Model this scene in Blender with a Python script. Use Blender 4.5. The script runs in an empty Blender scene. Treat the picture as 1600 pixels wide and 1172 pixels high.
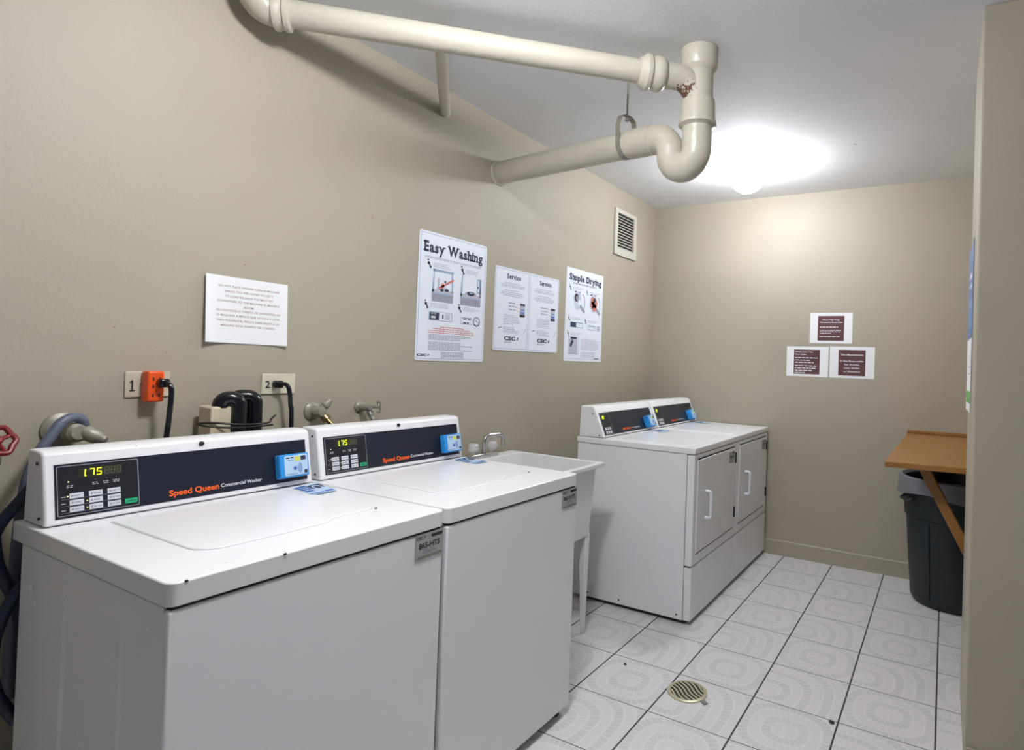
import bpy, bmesh, math, random
from mathutils import Vector, Matrix

# ------------------------------------------------------------------ camera, world, exposure
S = bpy.context.scene
C = S.collection
YAW, PITCH, ROLL, FPX = 0.50777, 0.01429, 0.03543, 936.05
CAM = Vector((2.09421, -4.39144, 1.34835))

def cam_axes():
    cy, sy, cp, sp, cr, sr = math.cos(YAW), math.sin(YAW), math.cos(PITCH), math.sin(PITCH), math.cos(ROLL), math.sin(ROLL)
    f = Vector((-sy*cp, cy*cp, sp)); r = Vector((cy, sy, 0)); u = r.cross(f)
    return cr*r + sr*u, -sr*r + cr*u, f

cd = bpy.data.cameras.new('camera')
cam = bpy.data.objects.new('camera', cd); C.objects.link(cam)
_r, _u, _f = cam_axes()
M = Matrix((_r, _u, -_f)).transposed().to_4x4(); M.translation = CAM
cam.matrix_world = M
cd.sensor_width = 36; cd.lens = FPX/1600*36
cd.shift_x = -157.28/1600; cd.shift_y = -34.47/1600
cd.clip_start = 0.03
S.camera = cam

W = bpy.data.worlds.new('world'); S.world = W; W.use_nodes = True
W.node_tree.nodes['Background'].inputs[0].default_value = (0.75, 0.76, 0.8, 1)
W.node_tree.nodes['Background'].inputs[1].default_value = 0.12
LAMP_NEAR, LAMP_FAR = 108.0, 92.0            # emission strength of the two ceiling globes
S.view_settings.view_transform = 'Standard'; S.view_settings.look = 'None'
S.view_settings.exposure = 0.5; S.view_settings.gamma = 1
S.view_settings.use_curve_mapping = False
H = 2.602

# ------------------------------------------------------------------ materials
def srgb(c):
    return tuple(((v/255)/12.92 if v/255 <= 0.04045 else ((v/255+0.055)/1.055)**2.4) for v in c) + (1,)

def mat(name, rgb, rough=0.5, metal=0.0, bump=0.0, bscale=200, spec=0.5, emit=None, var=0.0, vscale=6, trans=0.0, coat=0.0):
    m = bpy.data.materials.new(name); m.use_nodes = True
    nt = m.node_tree; p = nt.nodes['Principled BSDF']
    p.inputs['Base Color'].default_value = srgb(rgb)
    p.inputs['Roughness'].default_value = rough; p.inputs['Metallic'].default_value = metal
    p.inputs['Specular IOR Level'].default_value = spec
    p.inputs['Coat Weight'].default_value = coat; p.inputs['Coat Roughness'].default_value = 0.08
    if trans: p.inputs['Transmission Weight'].default_value = trans
    if emit:
        p.inputs['Emission Color'].default_value = srgb(emit[0]); p.inputs['Emission Strength'].default_value = emit[1]
    if bump or var:
        tc = nt.nodes.new('ShaderNodeTexCoord')
    if bump:
        n = nt.nodes.new('ShaderNodeTexNoise'); n.inputs['Scale'].default_value = bscale; n.inputs['Detail'].default_value = 4
        nt.links.new(tc.outputs['Object'], n.inputs['Vector'])
        b = nt.nodes.new('ShaderNodeBump'); b.inputs['Strength'].default_value = bump; b.inputs['Distance'].default_value = 0.004
        nt.links.new(n.outputs['Fac'], b.inputs['Height']); nt.links.new(b.outputs['Normal'], p.inputs['Normal'])
    if var:
        n2 = nt.nodes.new('ShaderNodeTexNoise'); n2.inputs['Scale'].default_value = vscale; n2.inputs['Detail'].default_value = 6
        nt.links.new(tc.outputs['Object'], n2.inputs['Vector'])
        mr = nt.nodes.new('ShaderNodeMapRange'); mr.inputs['From Min'].default_value = 0.3; mr.inputs['From Max'].default_value = 0.7
        mr.inputs['To Min'].default_value = 1-var; mr.inputs['To Max'].default_value = 1+var
        nt.links.new(n2.outputs['Fac'], mr.inputs['Value'])
        mx = nt.nodes.new('ShaderNodeMix'); mx.data_type = 'RGBA'; mx.blend_type = 'MULTIPLY'; mx.inputs['Factor'].default_value = 1
        mx.inputs['A'].default_value = srgb(rgb)
        nt.links.new(mr.outputs['Result'], mx.inputs['B']); nt.links.new(mx.outputs['Result'], p.inputs['Base Color'])
    return m

def specks(m, rgb, scale, thr, amount=1.0):
    """sparse flecks of another colour on a painted surface"""
    nt = m.node_tree; p = nt.nodes['Principled BSDF']
    tc = nt.nodes.new('ShaderNodeTexCoord'); v = nt.nodes.new('ShaderNodeTexVoronoi'); v.inputs['Scale'].default_value = scale
    nt.links.new(tc.outputs['Object'], v.inputs['Vector'])
    sx = nt.nodes.new('ShaderNodeSeparateColor'); nt.links.new(v.outputs['Color'], sx.inputs['Color'])
    rad = nt.nodes.new('ShaderNodeMapRange'); rad.inputs['From Min'].default_value = 0.80; rad.inputs['From Max'].default_value = 1.0
    rad.inputs['To Min'].default_value = 0.0; rad.inputs['To Max'].default_value = thr
    nt.links.new(sx.outputs['Red'], rad.inputs['Value'])
    lt = nt.nodes.new('ShaderNodeMath'); lt.operation = 'LESS_THAN'
    nt.links.new(v.outputs['Distance'], lt.inputs[0]); nt.links.new(rad.outputs['Result'], lt.inputs[1])
    am = nt.nodes.new('ShaderNodeMath'); am.operation = 'MULTIPLY'; am.inputs[1].default_value = amount
    nt.links.new(lt.outputs[0], am.inputs[0])
    mx = nt.nodes.new('ShaderNodeMix'); mx.data_type = 'RGBA'
    nt.links.new(am.outputs[0], mx.inputs['Factor'])
    src = p.inputs['Base Color'].links[0].from_socket if p.inputs['Base Color'].links else None
    if src: nt.links.new(src, mx.inputs['A'])
    else: mx.inputs['A'].default_value = p.inputs['Base Color'].default_value
    mx.inputs['B'].default_value = srgb(rgb)
    nt.links.new(mx.outputs['Result'], p.inputs['Base Color'])
    return m

WALL = specks(mat('greige_wall_paint', (168, 160, 142), 0.55, bump=0.16, bscale=90, var=0.025, vscale=3), (126, 116, 100), 9, 0.035, 0.7)
CEIL = specks(mat('white_ceiling_paint', (226, 226, 228), 0.8, bump=0.22, bscale=70, var=0.02, vscale=4), (150, 150, 150), 8, 0.07, 0.8)
ENAMEL = specks(mat('white_enamel', (240, 240, 241), 0.22, bump=0.02, bscale=120), (150, 145, 140), 24, 0.07, 0.7)
ENAMEL_SIDE = mat('white_enamel_panel', (238, 238, 240), 0.3, bump=0.03, bscale=90)
NAVY = mat('dark_navy_fascia', (24, 29, 44), 0.35)
KEYPAD = mat('black_keypad_film', (20, 24, 32), 0.4)
LINE = mat('silver_grey_line', (170, 174, 182), 0.4)
BUTTON = mat('pale_grey_button', (214, 217, 222), 0.45)
GREEN = mat('green_start_button', (32, 178, 118), 0.45)
ORANGE_INK = mat('orange_ink', (240, 98, 30), 0.5)
WHITE_INK = mat('white_ink', (235, 236, 240), 0.5)
LED = mat('yellow_led_digits', (220, 235, 30), 0.5, emit=((225, 240, 30), 1.3))
LEDOFF = mat('unlit_led_window', (44, 46, 34), 0.3)
SPECK = mat('white_paint_fleck', (255, 255, 255), 0.6)
STICKBLUE = mat('sticker_blue', (48, 82, 160), 0.4)
SEAMGREY = mat('grey_lid_gasket', (176, 176, 180), 0.6)
UNLIT = mat('unlit_led_segment', (88, 88, 70), 0.5)
LEDDOT = mat('small_lit_led', (235, 225, 150), 0.4, emit=((240, 230, 150), 1.0))
BLUE = mat('bright_blue_plastic', (44, 146, 222), 0.35)
PALEBLUE = mat('pale_blue_label', (188, 216, 240), 0.4)
YELLOW = mat('yellow_green_print', (214, 222, 96), 0.5)
MIDBLUE = mat('blue_print', (74, 104, 180), 0.5)
DARK = mat('black_rubber', (18, 18, 20), 0.5)
GAP = mat('dark_seam', (42, 42, 46), 0.7)
BLACKPL = mat('glossy_black_plastic', (14, 17, 24), 0.22)
SILVER = mat('brushed_silver_label', (186, 186, 184), 0.42, metal=0.25)
INK = mat('black_ink', (36, 36, 48), 0.6)
NAVYINK = mat('navy_ink', (40, 46, 74), 0.6)
GREYINK = mat('grey_ink', (150, 152, 166), 0.6)
LIGHTINK = mat('light_grey_ink', (186, 188, 200), 0.6)
REDINK = mat('red_ink', (206, 124, 114), 0.6)
PINKINK = mat('faded_red_brown_ink', (158, 122, 120), 0.6)
STEELBLUE = mat('pale_steel_blue_ink', (150, 172, 200), 0.6)
PAPER = mat('white_paper', (238, 239, 240), 0.6)
POSTER = mat('white_poster_board', (232, 237, 246), 0.4)
MAROON = mat('maroon_print', (88, 52, 54), 0.6)
PIPE = mat('painted_cast_iron', (190, 184, 168), 0.33, bump=0.5, bscale=45, var=0.03, vscale=10)
CREAM = mat('cream_plastic', (204, 194, 166), 0.45)
PLATE = mat('painted_outlet_plate', (196, 188, 166), 0.45)
PLATE_LIGHT = mat('ivory_outlet_plate', (214, 207, 184), 0.45)
SAFETY = mat('orange_plastic', (236, 84, 22), 0.4)
CHROME = mat('chrome', (200, 200, 200), 0.16, metal=1.0)
BRASS = mat('tarnished_brass', (150, 132, 92), 0.35, metal=0.9)
PEWTER = mat('painted_brass_valve', (152, 147, 136), 0.45, metal=0.3)
ACRYLIC = mat('frosted_clear_acrylic', (232, 232, 230), 0.25, trans=0.35)
REDPL = mat('red_painted_wheel', (122, 20, 24), 0.4)
HOSEBLUE = mat('dark_blue_rubber', (26, 38, 62), 0.45)
HOSEGREY = mat('grey_blue_rubber', (92, 100, 116), 0.45)
TUB = mat('white_tub_plastic', (222, 222, 222), 0.35, bump=0.05, bscale=150)
WOOD = mat('orange_stained_wood', (148, 103, 48), 0.45, var=0.08, vscale=14)
CAN = specks(mat('dark_green_grey_plastic', (18, 31, 36), 0.5, bump=0.1, bscale=120), (110, 120, 120), 20, 0.08, 0.6)
BAG = mat('grey_plastic_bag', (128, 131, 138), 0.3, bump=0.9, bscale=25, trans=0.25)
BAGIN = mat('shaded_bag_inside', (30, 33, 40), 0.3, bump=0.9, bscale=25)  # shade inside the bag and dark can showing through, put into the colour
STEEL = mat('painted_grey_steel', (146, 142, 132), 0.45, metal=0.3)
VENTW = mat('painted_white_metal', (196, 192, 180), 0.45)
VENTD = mat('dark_duct', (40, 42, 48), 0.7)
DRYBLUE = mat('pale_drum_ink', (196, 206, 222), 0.6)
DRAINM = mat('worn_nickel_grate', (196, 190, 160), 0.35, metal=0.5)
TRIMW = mat('cream_corner_paint', (222, 212, 194), 0.5, bump=0.3, bscale=90)
FLYBLUE = mat('blue_flyer_print', (96, 124, 176), 0.4, var=0.25, vscale=9)
LEAF = mat('green_print', (96, 170, 70), 0.5)
GLOBE_NEAR = mat('lit_opal_glass', (255, 252, 244), 0.3, emit=((248, 250, 255), LAMP_NEAR))
GLOBE_FAR = mat('lit_opal_glass_far', (255, 252, 244), 0.3, emit=((244, 248, 255), LAMP_FAR))

def rusty_pipe():
    m = PIPE.copy(); m.name = 'painted_cast_iron_with_rust'
    nt = m.node_tree; p = nt.nodes['Principled BSDF']
    tc = nt.nodes.new('ShaderNodeTexCoord')
    ds = nt.nodes.new('ShaderNodeVectorMath'); ds.operation = 'DISTANCE'; ds.inputs[1].default_value = RUST_AT
    nt.links.new(tc.outputs['Object'], ds.inputs[0])
    n = nt.nodes.new('ShaderNodeTexNoise'); n.inputs['Scale'].default_value = 85; n.inputs['Detail'].default_value = 5
    nt.links.new(tc.outputs['Object'], n.inputs['Vector'])
    a = nt.nodes.new('ShaderNodeMath'); a.operation = 'MULTIPLY_ADD'; a.inputs[1].default_value = -0.16; a.inputs[2].default_value = 0.115
    nt.links.new(n.outputs['Fac'], a.inputs[0])
    lt = nt.nodes.new('ShaderNodeMath'); lt.operation = 'LESS_THAN'
    nt.links.new(ds.outputs['Value'], lt.inputs[0]); nt.links.new(a.outputs[0], lt.inputs[1])
    mx = nt.nodes.new('ShaderNodeMix'); mx.data_type = 'RGBA'
    nt.links.new(lt.outputs[0], mx.inputs['Factor'])
    nt.links.new(p.inputs['Base Color'].links[0].from_socket, mx.inputs['A'])
    mx.inputs['B'].default_value = srgb((96, 64, 46))
    nt.links.new(mx.outputs['Result'], p.inputs['Base Color'])
    return m

def tile_floor():
    m = bpy.data.materials.new('patterned_ceramic_tile'); m.use_nodes = True
    nt = m.node_tree; p = nt.nodes['Principled BSDF']; L = nt.links.new
    def math_(op, a, b=None, c=None):
        n = nt.nodes.new('ShaderNodeMath'); n.operation = op
        for i, v in enumerate((a, b, c)):
            if v is None: continue
            if isinstance(v, (int, float)): n.inputs[i].default_value = v
            else: L(v, n.inputs[i])
        return n.outputs[0]
    tc = nt.nodes.new('ShaderNodeTexCoord'); s = nt.nodes.new('ShaderNodeSeparateXYZ'); L(tc.outputs['Object'], s.inputs[0])
    T = 0.32590
    a = math_('DIVIDE', math_('SUBTRACT', s.outputs['X'], 0.79005), T); b = math_('DIVIDE', math_('SUBTRACT', s.outputs['Y'], -0.30123), T)
    ia, ib = math_('FLOOR', a), math_('FLOOR', b)
    fa, fb = math_('SUBTRACT', a, ia), math_('SUBTRACT', b, ib)
    # grout lines
    da = math_('MINIMUM', fa, math_('SUBTRACT', 1, fa)); db = math_('MINIMUM', fb, math_('SUBTRACT', 1, fb))
    ga = math_('LESS_THAN', da, 0.0105); gb = math_('LESS_THAN', db, 0.0060)
    grout = math_('MAXIMUM', ga, gb)
    # concentric bands of small cells, swinging round opposite corners from tile to tile
    par = math_('MODULO', math_('ABSOLUTE', math_('ADD', ia, ib)), 2)
    def sup(cx, cy):
        x, y = math_('ABSOLUTE', math_('SUBTRACT', fa, cx)), math_('ABSOLUTE', math_('SUBTRACT', fb, cy))
        return math_('POWER', math_('ADD', math_('POWER', x, 3), math_('POWER', y, 3)), 1/3), math_('ARCTAN2', y, x)
    d1, t1 = sup(0.5, 0.5); d2, t2 = sup(0.12, 0.30)
    d = math_('ADD', math_('MULTIPLY', d1, math_('SUBTRACT', 1, par)), math_('MULTIPLY', d2, par))
    t = math_('ADD', math_('MULTIPLY', t1, math_('SUBTRACT', 1, par)), math_('MULTIPLY', t2, par))
    r = math_('MULTIPLY', d, 8.0); ri = math_('FLOOR', r); rf = math_('SUBTRACT', r, ri)
    band = math_('MODULO', ri, 2)
    q = math_('MULTIPLY', t, math_('ADD', math_('MULTIPLY', ri, 1.6), 2)); qf = math_('FRACT', q)
    edge = math_('MAXIMUM', math_('LESS_THAN', rf, 0.20), math_('LESS_THAN', qf, 0.16))
    cell = math_('MULTIPLY', math_('SUBTRACT', 1, edge), math_('ADD', 0.45, math_('MULTIPLY', band, 0.55)))
    nz = nt.nodes.new('ShaderNodeTexNoise'); nz.inputs['Scale'].default_value = 7; nz.inputs['Detail'].default_value = 5
    L(tc.outputs['Object'], nz.inputs['Vector'])
    cell = math_('MULTIPLY', cell, math_('ADD', nz.outputs['Fac'], 0.35))
    m1 = nt.nodes.new('ShaderNodeMix'); m1.data_type = 'RGBA'; L(cell, m1.inputs['Factor'])
    m1.inputs['A'].default_value = srgb((226, 222, 222)); m1.inputs['B'].default_value = srgb((208, 205, 206))
    m2 = nt.nodes.new('ShaderNodeMix'); m2.data_type = 'RGBA'; L(grout, m2.inputs['Factor'])
    L(m1.outputs['Result'], m2.inputs['A']); m2.inputs['B'].default_value = srgb((62, 56, 58))
    L(m2.outputs['Result'], p.inputs['Base Color'])
    rr = math_('ADD', 0.32, math_('MULTIPLY', grout, 0.4)); L(rr, p.inputs['Roughness'])
    bp = nt.nodes.new('ShaderNodeBump'); bp.inputs['Strength'].default_value = 0.4; bp.inputs['Distance'].default_value = 0.002; bp.invert = True
    L(grout, bp.inputs['Height']); L(bp.outputs['Normal'], p.inputs['Normal'])
    return m
TILE = tile_floor()

# ------------------------------------------------------------------ helpers
def empty(name, loc, label, cat, group=None):
    o = bpy.data.objects.new(name, None); C.objects.link(o); o.location = loc
    o.empty_display_size = 0.1
    return tag(o, label, cat, group)

def tag(o, label=None, cat=None, group=None, kind=None):
    if label: o['label'] = label
    if cat: o['category'] = cat
    if group: o['group'] = group
    if kind: o['kind'] = kind
    return o

def world_loc(o):
    v = Vector(o.location)
    while o.parent: o = o.parent; v = v + Vector(o.location)
    return v

_glyph = {}
def glyphs(s, bold=0.0):
    k = (s, bold)
    if k not in _glyph:
        cu = bpy.data.curves.new('t', 'FONT'); cu.body = s; cu.offset = bold; cu.resolution_u = 3
        ob = bpy.data.objects.new('t', cu); C.objects.link(ob)
        bpy.context.view_layer.update()
        dg = bpy.context.evaluated_depsgraph_get()
        me = bpy.data.meshes.new_from_object(ob.evaluated_get(dg))
        vs = [tuple(v.co) for v in me.vertices]; fs = [tuple(p.vertices) for p in me.polygons]
        bpy.data.objects.remove(ob); bpy.data.meshes.remove(me); bpy.data.curves.remove(cu)
        _glyph[k] = (vs, fs)
    return _glyph[k]
_CAP = None
def cap():
    global _CAP
    if _CAP is None: _CAP = max(v[1] for v in glyphs('H')[0])
    return _CAP

class B:
    """collects shapes in world coordinates, build() makes them ONE mesh"""
    def __init__(s): s.bm = bmesh.new()
    def face(s, pts, mi=0):
        vs = [s.bm.verts.new(p) for p in pts]
        f = s.bm.faces.new(vs); f.material_index = mi; return f
    def box(s, a, b, mi=0):
        x0, y0, z0 = (min(a[i], b[i]) for i in range(3)); x1, y1, z1 = (max(a[i], b[i]) for i in range(3))
        v = [s.bm.verts.new(p) for p in ((x0,y0,z0),(x1,y0,z0),(x1,y1,z0),(x0,y1,z0),(x0,y0,z1),(x1,y0,z1),(x1,y1,z1),(x0,y1,z1))]
        for q in ((3,2,1,0),(4,5,6,7),(0,1,5,4),(1,2,6,5),(2,3,7,6),(3,0,4,7)):
            s.bm.faces.new([v[i] for i in q]).material_index = mi
        return s
    def obox(s, o, U, V, N, u0, u1, v0, v1, n0, n1, mi=0):
        o, U, V, N = Vector(o), Vector(U), Vector(V), Vector(N)
        P = lambda u, v, n: o + U*u + V*v + N*n
        v = [s.bm.verts.new(P(*q)) for q in ((u0,v0,n0),(u1,v0,n0),(u1,v1,n0),(u0,v1,n0),(u0,v0,n1),(u1,v0,n1),(u1,v1,n1),(u0,v1,n1))]
        for q in ((3,2,1,0),(4,5,6,7),(0,1,5,4),(1,2,6,5),(2,3,7,6),(3,0,4,7)):
            s.bm.faces.new([v[i] for i in q]).material_index = mi
        return s
    def prism(s, pts, vec, mi=0):
        vec = Vector(vec); a = [s.bm.verts.new(p) for p in pts]; b = [s.bm.verts.new(Vector(p)+vec) for p in pts]
        n = len(pts)
        s.bm.faces.new(a[::-1]).material_index = mi; s.bm.faces.new(b).material_index = mi
        for i in range(n):
            s.bm.faces.new((a[i], a[(i+1) % n], b[(i+1) % n], b[i])).material_index = mi
        return s
    def frame_of(s, d):
        d = Vector(d).normalized(); t = Vector((0,0,1)) if abs(d.z) < 0.9 else Vector((1,0,0))
        a = d.cross(t).normalized(); return a, d.cross(a).normalized(), d
    def lathe(s, o, d, prof, seg=24, mi=0, close=True):
        """prof: (distance along d, radius)"""
        o = Vector(o); a, b, d = s.frame_of(d); rings = []
        for h, r in prof:
            if r < 1e-6: rings.append([s.bm.verts.new(o + d*h)]); continue
            rings.append([s.bm.verts.new(o + d*h + (a*math.cos(2*math.pi*i/seg) + b*math.sin(2*math.pi*i/seg))*r) for i in range(seg)])
        for p, q in zip(rings, rings[1:]):
            for i in range(seg):
                j = (i+1) % seg
                if len(p) == 1 and len(q) == 1: continue
                if len(p) == 1: f = (p[0], q[j], q[i])
                elif len(q) == 1: f = (p[i], p[j], q[0])
                else: f = (p[i], p[j], q[j], q[i])
                s.bm.faces.new(f).material_index = mi
        if close:
            for g, rev in ((rings[0], True), (rings[-1], False)):
                if len(g) > 2: s.bm.faces.new(g[::-1] if rev else g).material_index = mi
        return s
    def cyl(s, p, q, r, r2=None, seg=20, mi=0):
        p, q = Vector(p), Vector(q)
        return s.lathe(p, q-p, [(0, r), ((q-p).length, r if r2 is None else r2)], seg, mi)
    def tube(s, pts, r, seg=16, mi=0, ends=True):
        pts = [Vector(p) for p in pts]; n = len(pts)
        rad = r if isinstance(r, (list, tuple)) else [r]*n
        tg = [(pts[min(i+1, n-1)] - pts[max(i-1, 0)]).normalized() for i in range(n)]
        a, b, _ = s.frame_of(tg[0]); rings = []
        for i in range(n):
            if i:
                ax = tg[i-1].cross(tg[i])
                if ax.length > 1e-8:
                    R = Matrix.Rotation(tg[i-1].angle(tg[i]), 3, ax.normalized()); a = R @ a
            a = (a - tg[i]*a.dot(tg[i])).normalized(); b = tg[i].cross(a)
            rings.append([s.bm.verts.new(pts[i] + (a*math.cos(2*math.pi*k/seg) + b*math.sin(2*math.pi*k/seg))*rad[i]) for k in range(seg)])
        for p, q in zip(rings, rings[1:]):
            for k in range(seg):
                j = (k+1) % seg
                s.bm.faces.new((p[k], p[j], q[j], q[k])).material_index = mi
        if ends:
            s.bm.faces.new(rings[0][::-1]).material_index = mi; s.bm.faces.new(rings[-1]).material_index = mi
        return s
    def ball(s, c, r, mi=0, seg=16, sq=(1,1,1)):
        c = Vector(c); n = seg//2
        s.lathe((0,0,0), (0,0,1), [(-r*math.cos(math.pi*i/n), r*math.sin(math.pi*i/n) if 0 < i < n else 0) for i in range(n+1)], seg, mi, False)
        s.bm.verts.ensure_lookup_table()
        k = 2 + (n-1)*seg
        for v in s.bm.verts[-k:]: v.co = c + Vector((v.co.x*sq[0], v.co.y*sq[1], v.co.z*sq[2]))
        return s
    # --- printing on a flat face: o = lower-left corner, U right, V up, N outward
    def on(s, o, U, V): s.o, s.U, s.V = Vector(o), Vector(U).normalized(), Vector(V).normalized(); s.N = s.U.cross(s.V); return s
    def rect(s, u0, v0, u1, v1, mi=0, lift=0.0006):
        P = lambda u, v: s.o + s.U*u + s.V*v + s.N*lift
        s.face((P(u0, v0), P(u1, v0), P(u1, v1), P(u0, v1)), mi); return s
    def poly(s, pts, mi=0, lift=0.0006):
        s.face([s.o + s.U*u + s.V*v + s.N*lift for u, v in pts], mi); return s
    def disc(s, u, v, r, mi=0, lift=0.0006, ry=None, n=14):
        return s.poly([(u + r*math.cos(2*math.pi*i/n), v + (ry or r)*math.sin(2*math.pi*i/n)) for i in range(n)], mi, lift)
    def outline(s, u0, v0, u1, v1, w, mi=0, lift=0.0006):
        s.rect(u0, v0, u1, v0+w, mi, lift); s.rect(u0, v1-w, u1, v1, mi, lift)
        s.rect(u0, v0+w, u0+w, v1-w, mi, lift); return s.rect(u1-w, v0+w, u1, v1-w, mi, lift)
    def stroke(s, u0, v0, u1, v1, w, mi=0, lift=0.0006):
        d = Vector((u1-u0, v1-v0)).normalized(); n = Vector((-d.y, d.x))*w/2
        return s.poly([(u0+n.x, v0+n.y), (u0-n.x, v0-n.y), (u1-n.x, v1-n.y), (u1+n.x, v1+n.y)][::-1] if False else
                      [(u0-n.x, v0-n.y), (u1-n.x, v1-n.y), (u1+n.x, v1+n.y), (u0+n.x, v0+n.y)], mi, lift)
    def text(s, body, u, v, h, w=None, mi=0, lift=0.0008, bold=0.0, align='l', slant=0.0):
        """baseline at v, capital height h, width w (None: natural)"""
        vs, fs = glyphs(body, bold)
        if not fs: return s
        x0, x1 = min(p[0] for p in vs), max(p[0] for p in vs)
        ky = h/cap(); kx = ky if w is None else w/(x1-x0)
        if w is None: w = (x1-x0)*ky
        u -= {'l': 0, 'c': w/2, 'r': w}[align]
        bv = [s.bm.verts.new(s.o + s.U*(u + (p[0]-x0)*kx + slant*p[1]*ky) + s.V*(v + p[1]*ky) + s.N*lift) for p in vs]
        for f in fs:
            try: s.bm.faces.new([bv[i] for i in f]).material_index = mi
            except ValueError: pass
        return s
    def serif(s, body, u, v, h, w, mi=0, lift=0.0008, bold=0.02):
        """bold letters with slab serifs: every glyph set on its own, serifs on its stem ends"""
        T = {'E': [(0.12,0),(0.12,1)], 'W': [(0.05,1),(0.95,1),(0.5,1)], 'S': [], 'D': [(0.12,0),(0.12,1)], 'l': [(0.5,0),(0.3,1.0)],
             'h': [(0.12,0),(0.9,0),(0.05,1.02)], 'i': [(0.5,0),(0.3,.72)], 'n': [(0.12,0),(0.9,0),(0.05,.72)], 'm': [(0.08,0),(0.5,0),(0.93,0),(0.03,.72)],
             'p': [(0.12,-.28),(0.05,.72)], 'r': [(0.25,0),(0.1,.72)], 'y': [(0.08,.72),(0.92,.72)], 'v': [(0.08,.72),(0.92,.72)], 'a': [(0.95,0.0)]}
        adv = []
        for ch in body:
            if ch == ' ': adv.append((0.34, 0, 0)); continue
            vs, _ = glyphs(ch, bold); x0, x1 = min(p[0] for p in vs), max(p[0] for p in vs)
            adv.append((x1-x0+0.075, x0, x1-x0))
        k = w/(sum(a[0] for a in adv) - 0.075); x = u
        for ch, (a, x0, gw) in zip(body, adv):
            if gw:
                s.text(ch, x, v, h, gw*k, mi, lift, bold)
                for fx, fy in T.get(ch, []):
                    c = x + fx*gw*k; sw = min(0.15*k, 0.34*h)
                    s.rect(c-sw, v+fy*h-(0.13*h if fy > 0.3 else 0), c+sw, v+fy*h+(0 if fy > 0.3 else 0.13*h), mi, lift)
            x += a*k
        return s
    def words(s, u0, u1, v, h, mi=0, rnd=None, lift=0.0006, fill=1.0, center=False):
        """a line of print too small to read: word-long dashes"""
        rnd = rnd or random; L = (u1-u0)*fill; x = u0 + ((u1-u0)-L)/2*(1 if center else 0); end = x + L
        while x < end - h:
            w = min(h*rnd.uniform(1.5, 5.5), end - x); s.rect(x, v, x+w, v+h, mi, lift); x += w + h*0.9
        return s
    def build(s, name, mats, parent=None, bevel=0.0, seg=2, smooth=True, angle=0.6, fix=True):
        bm = s.bm
        if fix: bmesh.ops.recalc_face_normals(bm, faces=bm.faces)
        off = world_loc(parent) if parent else Vector((0,0,0))
        if off.length: bmesh.ops.translate(bm, verts=bm.verts, vec=-off)
        for e in bm.edges:
            if len(e.link_faces) == 2 and e.calc_face_angle(0) > angle: e.smooth = False
        for f in bm.faces: f.smooth = smooth
        me = bpy.data.meshes.new(name); bm.to_mesh(me); bm.free()
        for m in (mats if isinstance(mats, (list, tuple)) else [mats]): me.materials.append(m)
        o = bpy.data.objects.new(name, me); C.objects.link(o)
        if parent: o.parent = parent
        if bevel:
            md = o.modifiers.new('bevel', 'BEVEL'); md.width = bevel; md.segments = seg; md.limit_method = 'ANGLE'; md.angle_limit = 0.7
            md.harden_normals = False
        return o

def fillet(pts, r, n=8):
    """polyline with its corners rounded to radius r (number or list per inner corner)"""
    P = [Vector(p) for p in pts]; out = [P[0]]
    for i in range(1, len(P)-1):
        rr = r[i-1] if isinstance(r, (list, tuple)) else r
        a, b = (P[i-1]-P[i]).normalized(), (P[i+1]-P[i]).normalized(); th = a.angle(b)
        t = rr/math.tan(th/2); c = P[i] + (a+b).normalized()*(rr/math.sin(th/2))
        p, q = P[i]+a*t - c, P[i]+b*t - c
        ax = p.cross(q).normalized(); tot = p.angle(q)
        for k in range(n+1): out.append(c + Matrix.Rotation(tot*k/n, 3, ax) @ p)
    out.append(P[-1]); return out

def curve_through(pts, n=10):
    """smooth path through points (Catmull-Rom)"""
    P = [Vector(p) for p in pts]; P = [2*P[0]-P[1]] + P + [2*P[-1]-P[-2]]; out = []
    for i in range(1, len(P)-2):
        a, b, c, d = P[i-1:i+3]
        for k in range(n):
            t = k/n; out.append(0.5*((2*b) + (c-a)*t + (2*a-5*b+4*c-d)*t*t + (3*b-a-3*c+d)*t**3))
    out.append(P[-2]); return out

def rrect(u0, v0, u1, v1, r, n=6):
    """rounded rectangle, counter-clockwise; r one radius or four (lower left, lower right, upper right, upper left)"""
    rs = r if isinstance(r, (list, tuple)) else [r]*4; out = []
    for (cx, cy, a0), q in zip(((u0, v0, 180), (u1, v0, 270), (u1, v1, 0), (u0, v1, 90)), rs):
        ox = cx + (q if cx == u0 else -q); oy = cy + (q if cy == v0 else -q)
        for k in range(n+1):
            a = math.radians(a0 + 90*k/n); out.append((ox + q*math.cos(a), oy + q*math.sin(a)))
    return out

def copy_tree(o, parent=None):
    c = o.copy(); C.objects.link(c)
    if parent: c.parent = parent
    for ch in list(o.children): copy_tree(ch, c)
    return c

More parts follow.
